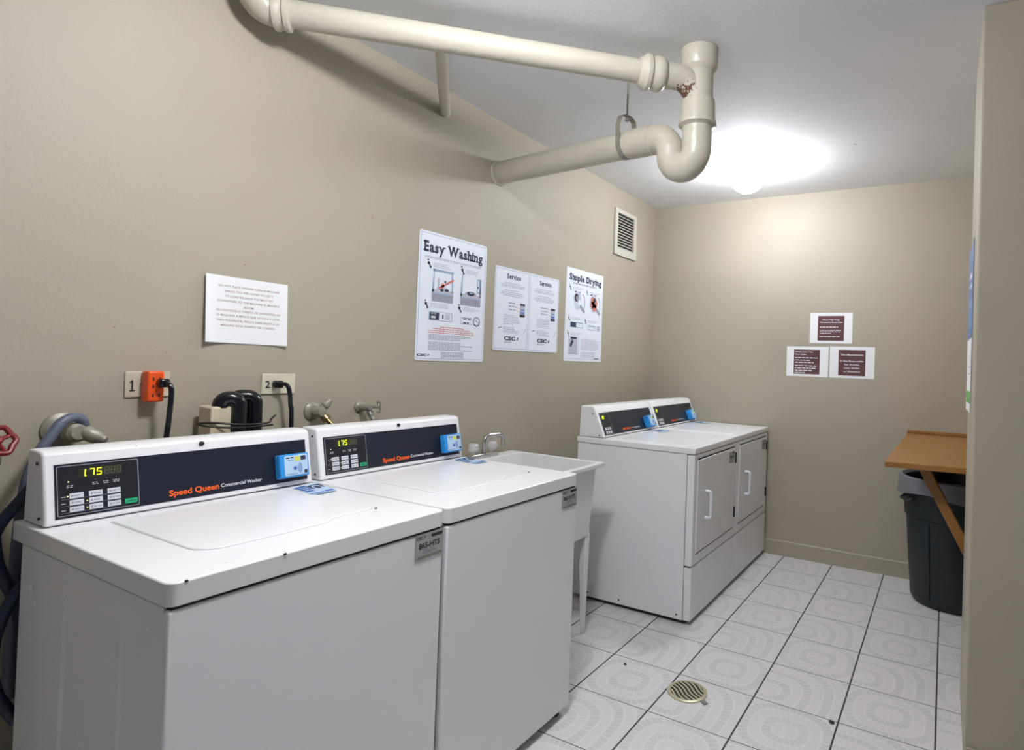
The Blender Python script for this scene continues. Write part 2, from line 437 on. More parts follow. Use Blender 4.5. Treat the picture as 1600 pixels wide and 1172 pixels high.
# ------------------------------------------------------------------ room
XR, XP, YN = 2.45, 2.18, -2.03          # right wall, face of the pillar, front of the pillar
YB = -6.2                               # wall behind the camera
def slab(name, a, b, m): return tag(B().box(a, b).build(name, m), kind='structure')
slab('floor', (-0.2, YB-0.2, -0.1), (3.4, 0.2, 0), TILE)
slab('ceiling', (-0.2, YB-0.2, H), (3.4, 0.2, H+0.1), CEIL)
slab('wall_left', (-0.15, YB, 0), (0, 0.15, H), WALL)
slab('wall_back', (0, 0, 0), (3.2, 0.15, H), WALL)
slab('wall_right', (XR, -1.42, 0), (XR+0.15, 0, H), WALL)
pil = B().box((XP, YN, 0), (3.2, -1.42, H))
tag(pil.build('wall_pillar', WALL, bevel=0.006), kind='structure')
bb = B().prism([(0.0, -0.012, 0), (0.0, 0, 0), (0.0, 0, 0.107), (0.0, -0.006, 0.107), (0.0, -0.012, 0.1)], (XR, 0, 0))
tag(bb.build('baseboard_back', WALL), kind='structure')
bb = B().prism([(0.012, YB, 0), (0, YB, 0), (0, YB, 0.107), (0.006, YB, 0.107), (0.012, YB, 0.1)], (0, -YB-0.012, 0))
tag(bb.build('baseboard_left', WALL), kind='structure')
bb = B().box((XP, YN-0.012, 0), (3.05, YN, 0.105))
tag(bb.build('baseboard_pillar', WALL), kind='structure')

# ------------------------------------------------------------------ ceiling lights (the lamps of the room)
def ceiling_light(x, y, label, gm, r, pan=0.75):
    t = empty('ceiling_light', (x, y, H), label, 'ceiling light', 'globe ceiling lights')
    b = B().lathe((x, y, H), (0, 0, -1), [(0, r*pan), (0.026, r*pan), (0.034, r*pan*0.8), (0.040, r*0.6)] if pan > 1 else [(0, r*0.75), (0.012, r*0.75), (0.022, r*0.6), (0.03, r*0.6)], 28); b.build('base', VENTW, t)  # wide pan variant is added to keep the near lamp's light off the ceiling
    b = B(); prof = []
    for i in range(13):
        a = math.radians(25 + 155*i/12); prof.append((0.028 + r*(0.55 if pan > 1 else 0.9)*(math.cos(math.radians(25)) - math.cos(a)), max(r*math.sin(a), 0)))
    prof[-1] = (prof[-1][0], 0)
    b.lathe((x, y, H), (0, 0, -1), prof, 28, close=False); b.build('globe', gm, t)
    return t
ceiling_light(1.00, -0.80, 'lit white globe on the ceiling near the back wall', GLOBE_FAR, 0.095)
ceiling_light(1.22, -3.40, 'lit white globe on the ceiling above the washers', GLOBE_NEAR, 0.13, 1.6)

# ------------------------------------------------------------------ control consoles (washers and dryers)
SEG7 = {'1': 'bc', '7': 'abc', '5': 'acdfg', '8': 'abcdefg'}
def digit(b, ch, u, v, w, h, mi, sl=0.12):
    k = h*0.13; P = {'a': (0, h, w, h), 'g': (0, h/2, w, h/2), 'd': (0, 0, w, 0), 'f': (0, h/2, 0, h), 'b': (w, h/2, w, h), 'e': (0, 0, 0, h/2), 'c': (w, 0, w, h/2)}
    for q in SEG7[ch]:
        x0, y0, x1, y1 = P[q]; b.stroke(u + x0 + sl*y0, v + y0, u + x1 + sl*y1, v + y1, k, mi, 0.0026)

def console(t, y0, width, prof, vtop, kind, word):
    """prof: (x, z) of back bottom, back top, top front, face bottom; parts hang under t"""
    (bx, bz), (bx2, tz), (fx, fz), (gx, gz) = prof
    b = B().prism([(bx, y0, bz), (gx, y0, gz), (fx, y0, fz), (fx-0.016, y0, tz), (bx2, y0, tz)][::-1], (0, width, 0))
    con = b.build('console', ENAMEL, t, bevel=0.006, seg=3)
    A = Vector((gx, y0, gz)); V = Vector((fx-gx, 0, fz-gz)).normalized(); U = Vector((0, 1, 0)); N = U.cross(V)
    # navy fascia
    p0, p1, q0, q1 = (0.020, width-0.018, 0.014, 0.142) if kind == 'w' else (0.022, width-0.026, 0.010, 0.145)
    b = B().obox(A, U, V, N, p0, p1, q0, q1, -0.001, 0.0012); fas = b.build('fascia', NAVY, t)
    # wordmark
    b = B().on(A, U, V)
    if kind == 'w':
        b.text('Speed Queen', 0.256, 0.027, 0.0150, 0.127, 0, 0.0018, 0.028); b.text(word, 0.388, 0.0300, 0.0095, 0.118, 1, 0.0018, 0.012)
    else:
        b.text('Speed Queen', 0.245, 0.026, 0.0130, 0.105, 0, 0.0018, 0.028); b.text(word, 0.356, 0.027, 0.0085, 0.115, 1, 0.0018, 0.004)
    w_ = b.build('wordmark', [ORANGE_INK, WHITE_INK], t, smooth=False); w_['label'] = 'orange and white brand lettering'
    # keypad film with its outline
    k0, k1, l0, l1 = (0.024, 0.188, 0.019, 0.137) if kind == 'w' else (0.028, 0.126, 0.014, 0.140)
    b = B().on(A, U, V); b.rect(k0, l0, k1, l1, 0, 0.0016)
    for pts in (rrect(k0, l0, k1, l1, 0.004, 3),):
        inn = rrect(k0+0.0013, l0+0.0013, k1-0.0013, l1-0.0013, 0.003, 3)
        for i in range(len(pts)):
            j = (i+1) % len(pts); b.poly([pts[i], pts[j], inn[j], inn[i]], 1, 0.0020)
    rnd = random.Random(4)
    if kind == 'w':
        for u in (0.098, 0.120, 0.140): b.disc(u, 0.098, 0.0008, 2, 0.002); b.words(u-0.007, u+0.007, 0.089, 0.002, 3, rnd, 0.002); b.words(u-0.006, u+0.006, 0.085, 0.002, 3, rnd, 0.002)
        b.words(0.042, 0.056, 0.088, 0.0022, 3, rnd, 0.002); b.words(0.042, 0.054, 0.084, 0.0022, 3, rnd, 0.002)
        for r in range(3):
            b.words(0.031, 0.041, 0.063-0.016*r, 0.0018, 3, rnd, 0.002)
            b.rect(0.031, 0.0575-0.016*r, 0.15, 0.0579-0.016*r, 3, 0.0019)
        b.disc(0.0455, 0.0985, 0.0016, 4, 0.002, n=8)
        for u, v in ((0.0435, 0.0645), (0.0805, 0.0485), (0.0805, 0.0325)): b.disc(u, v, 0.0016, 4, 0.002, n=8)
    b.build('keypad', [KEYPAD, LINE, LINE, LIGHTINK, LEDDOT], t, smooth=False)
    # display
    b = B().on(A, U, V)
    if kind == 'w':
        b.rect(0.064, 0.104, 0.152, 0.128, 0, 0.0022)
        for i, ch in enumerate('175'): digit(b, ch, 0.0715 + 0.0145*i - (0.003 if ch == '1' else 0), 0.1085, 0.0085, 0.0155, 1)
        b.rect(0.0775, 0.1075, 0.0800, 0.1100, 1, 0.0026)
        for i in range(3): digit(b, '8', 0.1165 + 0.0125*i, 0.1085, 0.0075, 0.0155, 2)
    else:
        b.rect(0.040, 0.104, 0.068, 0.128, 0, 0.0022)
        for i in range(2): digit(b, '8', 0.0430 + 0.0115*i, 0.1075, 0.008, 0.0160, 1)
    b.build('display', [LEDOFF, LED, UNLIT], t, smooth=False)
    # buttons
    if kind == 'w': grid = [(0.060 + 0.0372*c, 0.0645 - 0.016*r, 0.0135, 0.0062) for r in range(3) for c in range(3)]
    else: grid = [(0.050 + 0.025*c, 0.048 - 0.022*r, 0.0085, 0.0075) for r in range(2) for c in range(3)]
    for i, (u, v, w, h) in enumerate(grid):
        b = B().obox(A, U, V, N, u-w, u+w, v-h, v+h, 0.001, 0.0032)
        b.on(A, U, V); b.words(u-w*0.3, u+w*0.85, v-0.0012, 0.0024, 1, rnd, 0.0036); b.disc(u-w*0.6, v, 0.0026, 1, 0.0036, n=6)
        b.build('button', [BUTTON, GREYINK], t, smooth=False)
    if kind == 'w':
        b = B().obox(A, U, V, N, 0.157, 0.183, 0.0265, 0.0385, 0.001, 0.0034); b.on(A, U, V).words(0.161, 0.179, 0.0312, 0.0024, 1, rnd, 0.0038)
        o = b.build('start_button', [GREEN, NAVYINK], t, smooth=False); o['label'] = 'green start button'
    # lock screw in the rolled top edge, screws in the end
    if kind == 'w': b = B().lathe(A + U*(0.342*width/0.672) + V*vtop - N*0.004, N, [(0, 0.0065), (0.0085, 0.0065), (0.0095, 0.005)], 14); b.build('lock_plug', DARK, t)
    for v in (0.022, 0.150):
        b = B().lathe(A + V*v - N*0.022 - U*0.0012, -U, [(0, 0.0035), (0.003, 0.0035)], 10); b.build('screw', GAP, t)
    # blue card reader
    r0, r1, s0, s1, d = (0.548, 0.645, 0.026, 0.100, 0.030) if kind == 'w' else (0.545, 0.640, 0.012, 0.086, 0.040)
    b = B().obox(A, U, V, N, r0, r1, s0, s1, 0.0005, d); rd = b.build('card_reader', BLUE, t, bevel=0.005); rd['label'] = 'bright blue card reader'
    b = B().on(A, U, V); z = d+0.0004
    b.poly(rrect(r0+0.014, s0+0.006, r1-0.006, s1-0.005, 0.005, 4), 0, z); z += 0.0004
    b.rect(r0+0.048, s1-0.024, r0+0.066, s1-0.010, 1, z); b.rect(r0+0.068, s1-0.022, r1-0.012, s1-0.009, 2, z)
    b.words(r0+0.020, r0+0.044, s1-0.014, 0.004, 2, rnd, z); b.words(r0+0.026, r0+0.044, s1-0.021, 0.0025, 3, rnd, z)
    for q in range(3):
        for i in range(5):
            a0 = math.radians(-50 + 20*i); a1 = math.radians(-50 + 20*(i+1)); ra = 0.007+0.006*q
            b.poly([(r0+0.050+(ra+o)*math.cos(a), s0+0.028+(ra+o)*math.sin(a)) for a, o in ((a0, 0), (a0, 0.0028), (a1, 0.0028), (a1, 0))], 3, z)
    b.disc(r0+0.048, s0+0.028, 0.006, 3, z); b.words(r0+0.020, r0+0.055, s0+0.010, 0.002, 3, rnd, z)
    b.poly(rrect(r1-0.019, s0+0.009, r1-0.008, s0+0.020, 0.002, 2), 2, z)
    b.build('reader_label', [PALEBLUE, YELLOW, NAVYINK, MIDBLUE], rd, smooth=False)
    return con

def machine_badge(t, x, y0, y1, z0, z1, name='badge'):
    b = B().box((x-0.001, y0, z0), (x+0.0016, y1, z1)); o = b.build(name, SILVER, t)
    w, h = y1-y0, z1-z0
    b = B().on((x+0.0016, y0, z0), (0, 1, 0), (0, 0, 1)); rnd = random.Random(2)
    b.text('CSC', 0.03*w, 0.80*h, 0.12*h, 0.22*w, 0, 0.0006, 0.03); b.poly([(0.28*w, 0.80*h), (0.34*w, 0.86*h), (0.36*w, 0.95*h), (0.30*w, 0.89*h)], 0)
    b.rect(0.56*w, 0.80*h, 0.97*w, 0.92*h, 0); b.text('865-HTS', 0.12*w, 0.42*h, 0.22*h, 0.76*w, 0, 0.0006, 0.025)
    b.words(0.3*w, 0.75*w, 0.30*h, 0.05*h, 1, rnd); b.words(0.22*w, 0.8*w, 0.22*h, 0.05*h, 1, rnd); b.rect(0.08*w, 0.02*h, 0.97*w, 0.12*h, 2)
    b.outline(0, 0, w, h, 0.012*w, 1)
    b.build('badge_print', [INK, GREYINK, STEEL], o, smooth=False)

def lid_sticker(t, pts, z, name='sticker'):
    """pts: near-left, near-right, far-right, far-left corners (x, y) on the worktop"""
    P = [Vector((x, y, z)) for x, y in pts]
    def at(u, v, l): return (P[0]*(1-u) + P[1]*u)*(1-v) + (P[3]*(1-u) + P[2]*u)*v + Vector((0, 0, l))
    b = B()
    def q(u0, v0, u1, v1, mi, l=0.0012): b.face((at(u0, v0, l), at(u1, v0, l), at(u1, v1, l), at(u0, v1, l)), mi)
    q(0, 0, 1, 1, 0, 0.0008); q(0.03, 0.50, 0.42, 0.95, 1); q(0.03, 0.30, 0.35, 0.44, 1); q(0.03, 0.06, 0.55, 0.14, 2)
    q(0.45, 0.52, 0.98, 0.90, 3)
    b.face([at(0.70 + 0.17*math.cos(a), 0.60 + 0.24*math.sin(a), 0.0016) for a in [i*math.pi/8 for i in range(16)]], 0)
    b.face([at(0.70 + 0.11*math.cos(a), 0.60 + 0.16*math.sin(a), 0.0020) for a in [i*math.pi/8 for i in range(16)]], 3)
    q(0.62, 0.06, 0.95, 0.20, 2); q(0.08, 0.60, 0.36, 0.66, 0, 0.0016); q(0.08, 0.74, 0.36, 0.80, 0, 0.0016)
    b.build(name, [PALEBLUE, STICKBLUE, MIDBLUE, NAVYINK], t, smooth=False)

# ------------------------------------------------------------------ washing machines
WZ, WF = 0.914, 0.868
def washer(y0, width, label):
    y1 = y0 + width
    t = empty('washing_machine', (0.5, y0+width/2, 0), label, 'washing machine', 'commercial washers along the wall')
    b = B().prism([(x, y, 0.022) for x, y in ((0.185, y0+0.006), (WF-0.022, y0+0.006), (WF-0.022, y1-0.006), (0.185, y1-0.006))], (0, 0, 0.842))
    b.build('cabinet', ENAMEL_SIDE, t)
    # two pressed panels on each side
    for s, yy in ((-1, y0+0.006), (1, y1-0.006)):
        for x0, x1, z1 in ((0.30, 0.44, 0.80), (0.545, 0.70, 0.80)):
            b = B().on((0, yy, 0), (1, 0, 0) if s < 0 else (-1, 0, 0), (0, 0, 1))
            a = [(x, z) for x, z in rrect(x0, 0.06, x1, z1, 0.012, 4)]; i_ = [(x, z) for x, z in rrect(x0+0.008, 0.068, x1-0.008, z1-0.008, 0.008, 4)]
            sg = 1 if s < 0 else -1
            A_ = [b.o + Vector((x, 0, z)) for x, z in a]; I_ = [b.o + Vector((x, 0.0035*s, z)) for x, z in i_]
            n = len(a); va = [b.bm.verts.new(v) for v in A_]; vi = [b.bm.verts.new(v) for v in I_]
            for k in range(n): b.bm.faces.new((va[k], va[(k+1) % n], vi[(k+1) % n], vi[k]))
            b.bm.faces.new(vi); b.build('pressed_side_panel', ENAMEL_SIDE, t, angle=0.15)
    fp = B().box((WF-0.020, y0+0.003, 0.035), (WF, y1-0.003, 0.862)); fp.build('front_panel', ENAMEL_SIDE, t, bevel=0.006, seg=3)
    b = B().box((0.20, y0+0.010, 0.860), (WF-0.006, y1-0.010, 0.872)); b.build('top_seam', GAP, t)
    # worktop with rounded front corners
    out = rrect(0.142, y0, WF+0.003, y1, [0.004, 0.020, 0.020, 0.004], 6)
    b = B().prism([(x, y, 0.869) for x, y in out], (0, 0, WZ-0.869)); b.build('worktop', ENAMEL, t, bevel=0.0028, seg=2)
    # loading lid: its front edge steps back at the finger notch
    L0, L1, X0, X1 = y0+0.122, y1-0.105, 0.330, 0.735
    yn = y0 + 0.425
    pts = [(X0, L0), (X1-0.055, L0)]
    for k in range(1, 8):
        a = math.pi/2*k/8; pts.append((X1-0.055+0.055*math.sin(a), L0+0.055-0.055*math.cos(a)))
    pts += [(X1, L0+0.055), (X1, yn-0.02), (X1-0.006, yn), (X1-0.022, yn+0.02), (X1-0.026, yn+0.04), (X1-0.026, L1-0.02), (X1-0.034, L1-0.006), (X1-0.05, L1), (X0, L1)]
    cx_, cy_ = (X0+X1)/2, (L0+L1)/2
    gp = [(cx_+(x-cx_)*1.008, cy_+(y-cy_)*1.008) for x, y in pts]
    B().prism([(x, y, WZ-0.002) for x, y in gp], (0, 0, 0.0026)).build('lid_seam', SEAMGREY, t)
    b = B().prism([(x, y, WZ-0.002) for x, y in pts], (0, 0, 0.0052)); lid = b.build('lid', ENAMEL, t, bevel=0.003, seg=2)
    b = B().lathe((X1-0.020, L1-0.004, WZ), (0, 0, 1), [(0, 0.004), (0.004, 0.004), (0.005, 0.002)], 10); b.build('lid_bumper', STEEL, t)
    console(t, y0+0.012, width-0.018, ((0.160, WZ), (0.172, 1.089), (0.253, 1.083), (0.284, WZ+0.003)), 0.160, 'w', 'Commercial Washer')
    lid_sticker(t, [(0.448, y0+0.570), (0.450, y0+0.655), (0.308, y0+0.680), (0.320, y0+0.592)], WZ+0.0032)
    machine_badge(t, WF+0.0005, y1-0.105, y1-0.006, 0.796, 0.863)
    for x in (0.24, WF-0.045):
        for y in (y0+0.05, y1-0.04):
            b = B().lathe((x, y, 0), (0, 0, 1), [(0, 0.02), (0.012, 0.02), (0.014, 0.008), (0.03, 0.008)], 12); b.build('foot', DARK, t)
    return t
w1 = washer(-3.820, 0.690, 'white top-load washer below the white paper notice, its plain side speckled with paint')
w2 = copy_tree(w1); w2.location.y += 0.700
w2['label'] = 'white top-load washer between the other washer and the laundry sink'
# chipped corner and paint specks on the outer side of the first washer
b = B(); rnd = random.Random(11); b.on((0, -3.8145, 0), (1, 0, 0), (0, 0, 1))
for x, z, r in ((0.262, 0.775, .009), (0.285, 0.748, .008), (0.44, 0.800, .006), (0.42, 0.815, .002), (0.405, 0.815, .002), (0.40, 0.40, .008), (0.545, 0.52, .005), (0.535, 0.535, .003), (0.66, 0.42, .005)):
    b.disc(x, z, r*0.7, 0, 0.0042, ry=r)
for i in range(34): b.disc(rnd.uniform(0.21, 0.80), rnd.uniform(0.12, 0.82), rnd.uniform(.0012, .0028), 0, 0.0042, n=7)
o = b.build('paint_specks', SPECK, w1, smooth=False); o['kind'] = 'stuff'; o['label'] = 'white paint specks'
for y, x in ((-3.79, WF+0.002), (-3.60, WF+0.003)):
    B().ball((x, y, WZ-0.0015), 0.0026, seg=8, sq=(1, 1.6, 1)).build('enamel_chip', DARK, w1)

# ------------------------------------------------------------------ tumble dryers
def dryer(y0, width, label):
    y1 = y0 + width; F = 0.975
    t = empty('tumble_dryer', (0.62, y0+width/2, 0), label, 'dryer', 'commercial dryers in the corner')
    B().box((0.262, y0, 0.022), (0.932, y1, 0.878)).build('cabinet', ENAMEL_SIDE, t)
    B().box((0.30, y0+0.012, 0.006), (F-0.03, y1-0.012, 0.06)).build('base_frame', DARK, t)
    B().box((0.934, y0, 0.303), (F, y1, 0.876)).build('front_panel', ENAMEL_SIDE, t, bevel=0.006, seg=3)
    B().box((0.930, y0+0.003, 0.29), (F-0.008, y1-0.003, 0.31)).build('panel_seam', GAP, t)
    B().box((0.934, y0, 0.022), (F, y1, 0.298)).build('toe_panel', ENAMEL_SIDE, t, bevel=0.006, seg=3)
    B().box((0.252, y0, 0.880), (F+0.002, y1, WZ)).build('worktop', ENAMEL, t, bevel=0.006, seg=3)
    # worktop dish edge
    B().prism([(x, y, WZ-0.002) for x, y in rrect(0.46, y0+0.05, F-0.06, y1-0.05, 0.03, 5)], (0, 0, 0.004)).build('top_panel', ENAMEL, t, bevel=0.002)
    # door with a dark strip as painted shadow gap above and below, hinges, white pull handle
    d0, d1, e0, e1 = y0+0.052, y1-0.050, 0.362, 0.848
    B().box((F-0.004, d0-0.002, e0-0.007), (F+0.0012, d1-0.004, e1+0.008)).build('door_gap_shade', DARK, t)
    dr = B().box((F-0.002, d0-0.006, e0), (F+0.004, d1, e1)).build('door', ENAMEL_SIDE, t, bevel=0.0025, seg=2)
    hy = y0 + 0.155
    path = fillet([(F+0.008, hy, 0.530), (F+0.040, hy, 0.530), (F+0.040, hy, 0.672), (F+0.008, hy, 0.672)], 0.012, 5)
    b = B(); pts = [Vector(p) for p in path]
    b.tube(pts, 0.0075, 10); o = b.build('handle', WHITE_INK, dr); o['label'] = 'white pull handle'
    for z in (0.455, 0.785):
        B().box((F+0.001, d1-0.002, z-0.032), (F+0.011, d1+0.010, z+0.032)).build('hinge', DARK, t, bevel=0.002)
    machine_badge(t, F+0.0042, y1-0.165, y1-0.070, 0.765, 0.832)
    console(t, y0+0.006, width-0.012, ((0.262, WZ), (0.268, 1.090), (0.362, 1.076), (0.427, WZ+0.004)), 0.160, 'd', 'Commercial Dryer')
    lid_sticker(t, [(0.560, y0+0.52), (0.565, y0+0.63), (0.475, y0+0.65), (0.470, y0+0.54)], WZ+0.002)
    # screws along the lower side edge
    for x in (0.36, 0.56, 0.90):
        B().lathe((x, y0+0.0005, 0.045), (0, -1, 0), [(0, 0.005), (0.003, 0.004), (0.0035, 0)], 10, close=False).build('screw', GAP, t)
    return t
d1 = dryer(-1.468, 0.722, 'white front-load dryer standing beside the laundry sink')
d2 = copy_tree(d1); d2.location.y += 0.728
d2['label'] = 'white front-load dryer standing in the corner against the back wall'

# ------------------------------------------------------------------ laundry sink
def sink():
    X0, X1, Y0, Y1, Z = 0.03, 0.625, -2.385, -1.785, 0.845
    t = empty('laundry_sink', (0.33, (Y0+Y1)/2, 0), 'white plastic laundry sink on tapered legs between washer and dryer', 'sink')
    b = B(); bm = b.bm
    def ring(x0, x1, y0, y1, z, r): return [bm.verts.new((x, y, z)) for x, y in rrect(x0, y0, x1, y1, r, 4)]
    R = [ring(X0+0.055, X1-0.052, Y0+0.052, Y1-0.030, 0.485, 0.03), ring(X0+0.045, X1-0.040, Y0+0.040, Y1-0.028, 0.64, 0.03),
         ring(X0+0.035, X1-0.030, Y0+0.030, Y1-0.030, Z-0.035, 0.02), ring(X0+0.03, X1-0.022, Y0+0.022, Y1-0.022, Z-0.022, 0.02),
         ring(X0, X1, Y0, Y1, Z-0.020, 0.012), ring(X0, X1, Y0, Y1, Z, 0.012),
         ring(X0+0.085, X1-0.030, Y0+0.030, Y1-0.030, Z, 0.02), ring(X0+0.095, X1-0.050, Y0+0.050, Y1-0.050, Z-0.10, 0.03),
         ring(X0+0.11, X1-0.085, Y0+0.085, Y1-0.085, 0.51, 0.04)]
    for p, q in zip(R, R[1:]):
        for i in range(len(p)): bm.faces.new((p[i], p[(i+1) % len(p)], q[(i+1) % len(p)], q[i]))
    bm.faces.new(R[0][::-1]); bm.faces.new(R[-1])
    b.build('basin', TUB, t, bevel=0.003)
    for x in (X0+0.085, X1-0.075):
        for y in (Y0+0.085, Y1-0.052):
            sx = 1 if x > 0.3 else -1; sy = 1 if y > (Y0+Y1)/2 else -1
            b = B(); v = []
            for z, w, o_ in ((0.0, 0.010, 0.004), (0.25, 0.015, 0.002), (0.50, 0.022, -0.002)):
                cx, cy = x + sx*o_, y + sy*o_
                v.append([b.bm.verts.new((cx+dx*w, cy+dy*w, z)) for dx, dy in ((-1,-1),(1,-1),(1,1),(-1,1))])
            for p, q in zip(v, v[1:]):
                for i in range(4): b.bm.faces.new((p[i], p[(i+1) % 4], q[(i+1) % 4], q[i]))
            b.bm.faces.new(v[0][::-1]); b.bm.faces.new(v[-1]); b.build('leg', TUB, t, bevel=0.004)
    B().lathe((0.33, (Y0+Y1)/2, 0.508), (0, 0, 1), [(0, 0.04), (0.006, 0.04), (0.004, 0.03), (0.003, 0)], 20, close=False).build('drain_ring', CHROME, t)
    B().tube(fillet([(0.33, (Y0+Y1)/2, 0.50), (0.33, (Y0+Y1)/2, 0.32), (0.25, (Y0+Y1)/2, 0.32), (0.25, (Y0+Y1)/2, 0.42), (0.02, (Y0+Y1)/2, 0.42)], 0.035, 6), 0.02, 12).build('waste_pipe', TUB, t)
    # faucet
    yc = -2.050; zx = 0.072
    fa = B().box((zx-0.028, yc-0.115, Z-0.001), (zx+0.026, yc+0.085, Z+0.022)).build('faucet', CHROME, t, bevel=0.008, seg=3)
    fa['label'] = 'chrome faucet with two clear knobs'
    B().tube(fillet([(zx, yc-0.005, Z+0.02), (zx, yc-0.005, Z+0.105), (zx+0.02, yc+0.120, Z+0.108), (zx+0.02, yc+0.120, Z+0.045)], 0.032, 7), 0.0115, 14).build('spout', CHROME, fa)
    for y in (yc-0.082, yc+0.055):
        b = B().lathe((zx, y, Z+0.018), (0, 0, 1), [(0, 0.012), (0.014, 0.012), (0.016, 0.022), (0.026, 0.028), (0.046, 0.027), (0.056, 0.020), (0.058, 0)], 12)
        b.build('knob', ACRYLIC, fa, smooth=False)
sink()

# ------------------------------------------------------------------ pipes under the ceiling
SX, SY = 1.207, -2.170
DH = Vector((-0.722, -0.692, 0)).normalized()       # run of the upper pipe
ZH = 2.478
END = Vector((0.0, -1.935, 2.325))                  # where the lower pipe enters the wall
DO = Vector((END.x-SX, END.y-SY, 0)).normalized()   # run of the lower pipe
RUST_AT = Vector((SX, SY, 2.430)) + DH*0.055 - Vector((SX, SY, H))
DP = empty('drain_pipe', (SX, SY, H), 'cream painted drain pipe with tee and trap hanging below the ceiling', 'drain pipe')
def stack():
    t = DP
    b = B().lathe((SX, SY, H), (0, 0, -1), [(0, 0.071), (0.004, 0.075), (0.070, 0.074), (0.085, 0.068), (0.096, 0.058), (0.215, 0.058)], 28)
    p0 = Vector((SX, SY, ZH)) + DH*0.155
    b.tube(curve_through([p0, Vector((SX, SY, ZH)) + DH*0.07, Vector((SX, SY, ZH-0.03)) + DH*0.03, Vector((SX, SY, ZH-0.075)) - DH*0.0], 6), 0.050, 20)
    b.build('tee', rusty_pipe(), t)
    b = B().lathe((SX, SY, 2.398), (0, 0, -1), [(0, 0.060), (0.003, 0.066), (0.020, 0.068), (0.085, 0.070), (0.088, 0.075), (0.100, 0.075), (0.104, 0.066), (0.11, 0.058)], 28)
    b.build('coupling', PIPE, t)
stack()
def upper_pipe():
    st = Vector((SX, SY, ZH)); a = st + DH*0.150; L = 1.515; e = st + DH*L
    t = DP
    b = B().lathe(a + DH*0.06, DH, [(0, 0.0445), (L-0.21, 0.0445)], 28); b.build('horizontal_run', PIPE, t)
    b = B().lathe(a - DH*0.004, DH, [(0, 0.050), (0.004, 0.058), (0.016, 0.066), (0.034, 0.067), (0.046, 0.062), (0.056, 0.060), (0.066, 0.068), (0.080, 0.068), (0.092, 0.058), (0.105, 0.050), (0.108, 0.044)], 28)
    b.build('hub', PIPE, t)
    b = B().lathe(e - DH*0.045, DH, [(0, 0.045), (0.006, 0.058), (0.018, 0.060), (0.024, 0.054), (0.034, 0.056), (0.040, 0.060), (0.052, 0.060), (0.060, 0.048)], 28)
    b.build('end_hub', PIPE, t)
    up = e + DH*0.085 + Vector((0.02, -0.01, 0.0))
    b = B().tube(fillet([e + DH*0.010, e + DH*0.075 + Vector((0.03, 0, 0)), e + DH*0.075 + Vector((0.03, -0.05, 0.122))], 0.05, 8), 0.050, 24); b.build('elbow', PIPE, t)
    # thin branch to the wall
    q = st + DH*0.99; w = Vector((0, -2.335, 2.495))
    b = B().cyl(q, w, 0.0245, seg=18); b.build('branch_pipe', PIPE, t)
    return t
upper_pipe()
def lower_pipe():
    t = DP
    s = 0.124; A = Vector((SX, SY, 0)); Bp = A + DO*s
    zt = 2.288
    path = [A + Vector((0, 0, 2.30)), A + Vector((0, 0, 2.142)), Bp + Vector((0, 0, 2.142)), Bp + Vector((0, 0, zt)), Bp + DO*0.105 + Vector((0, 0, zt))]
    pts = fillet(path, [s/2-0.0005, s/2-0.0005, 0.085], 12)
    B().tube(pts, 0.0585, 28).build('trap', PIPE, t)
    a = Bp + DO*0.090 + Vector((0, 0, zt)); d = END - a; dn = d.normalized()
    B().tube([a + dn*0.125, END + dn*0.02], 0.0575, 28).build('outlet_run', PIPE, t)
    B().lathe(a, dn, [(0, 0.0585), (0.002, 0.062), (0.125, 0.062), (0.128, 0.0575)], 28).build('collar', PIPE, t)
    B().lathe(END - dn*0.016, dn, [(0, 0.06), (0.006, 0.066), (0.03, 0.068)], 28).build('wall_flange', PIPE, t)
    # clevis hanger
    h = a + dn*0.150
    t2 = empty('pipe_hanger', (h.x, h.y, H), 'grey steel hanger strap on a thin rod above the lower pipe', 'pipe hanger')
    sd = Vector((0, 0, 1)).cross(dn).normalized(); up = Vector((0, 0, 1))
    b = B(); prof = []
    for k in range(17):
        a_ = math.radians(-90 + 360*k/16) if False else None
    ring = [(0.0585*math.cos(math.radians(q)), 0.0585*math.sin(math.radians(q))) for q in range(-180, 1, 15)]
    ring = ring[::1] + [(0.0585, 0.03), (0.060, 0.075), (0.045, 0.115), (0.018, 0.128), (-0.018, 0.128), (-0.045, 0.115), (-0.060, 0.075), (-0.0585, 0.03)]
    n = len(ring); rows = []
    for off, k in ((-0.012, 1.0), (0.012, 1.0), (0.012, 1.03), (-0.012, 1.03)):
        rows.append([b.bm.verts.new(h + sd*(u*k) + up*(v*k) + dn*off) for u, v in ring])
    for i in range(4):
        p, q = rows[i], rows[(i+1) % 4]
        for k in range(n): b.bm.faces.new((p[k], p[(k+1) % n], q[(k+1) % n], q[k]))
    b.build('strap', STEEL, t2)
    B().cyl(h + up*0.125, Vector((h.x, h.y, H)), 0.0042, seg=8).build('rod', STEEL, t2)
    B().lathe(h + up*0.108, up, [(0, 0.009), (0.012, 0.009), (0.012, 0.004), (0.03, 0.004)], 6).build('nut', STEEL, t2)
lower_pipe()

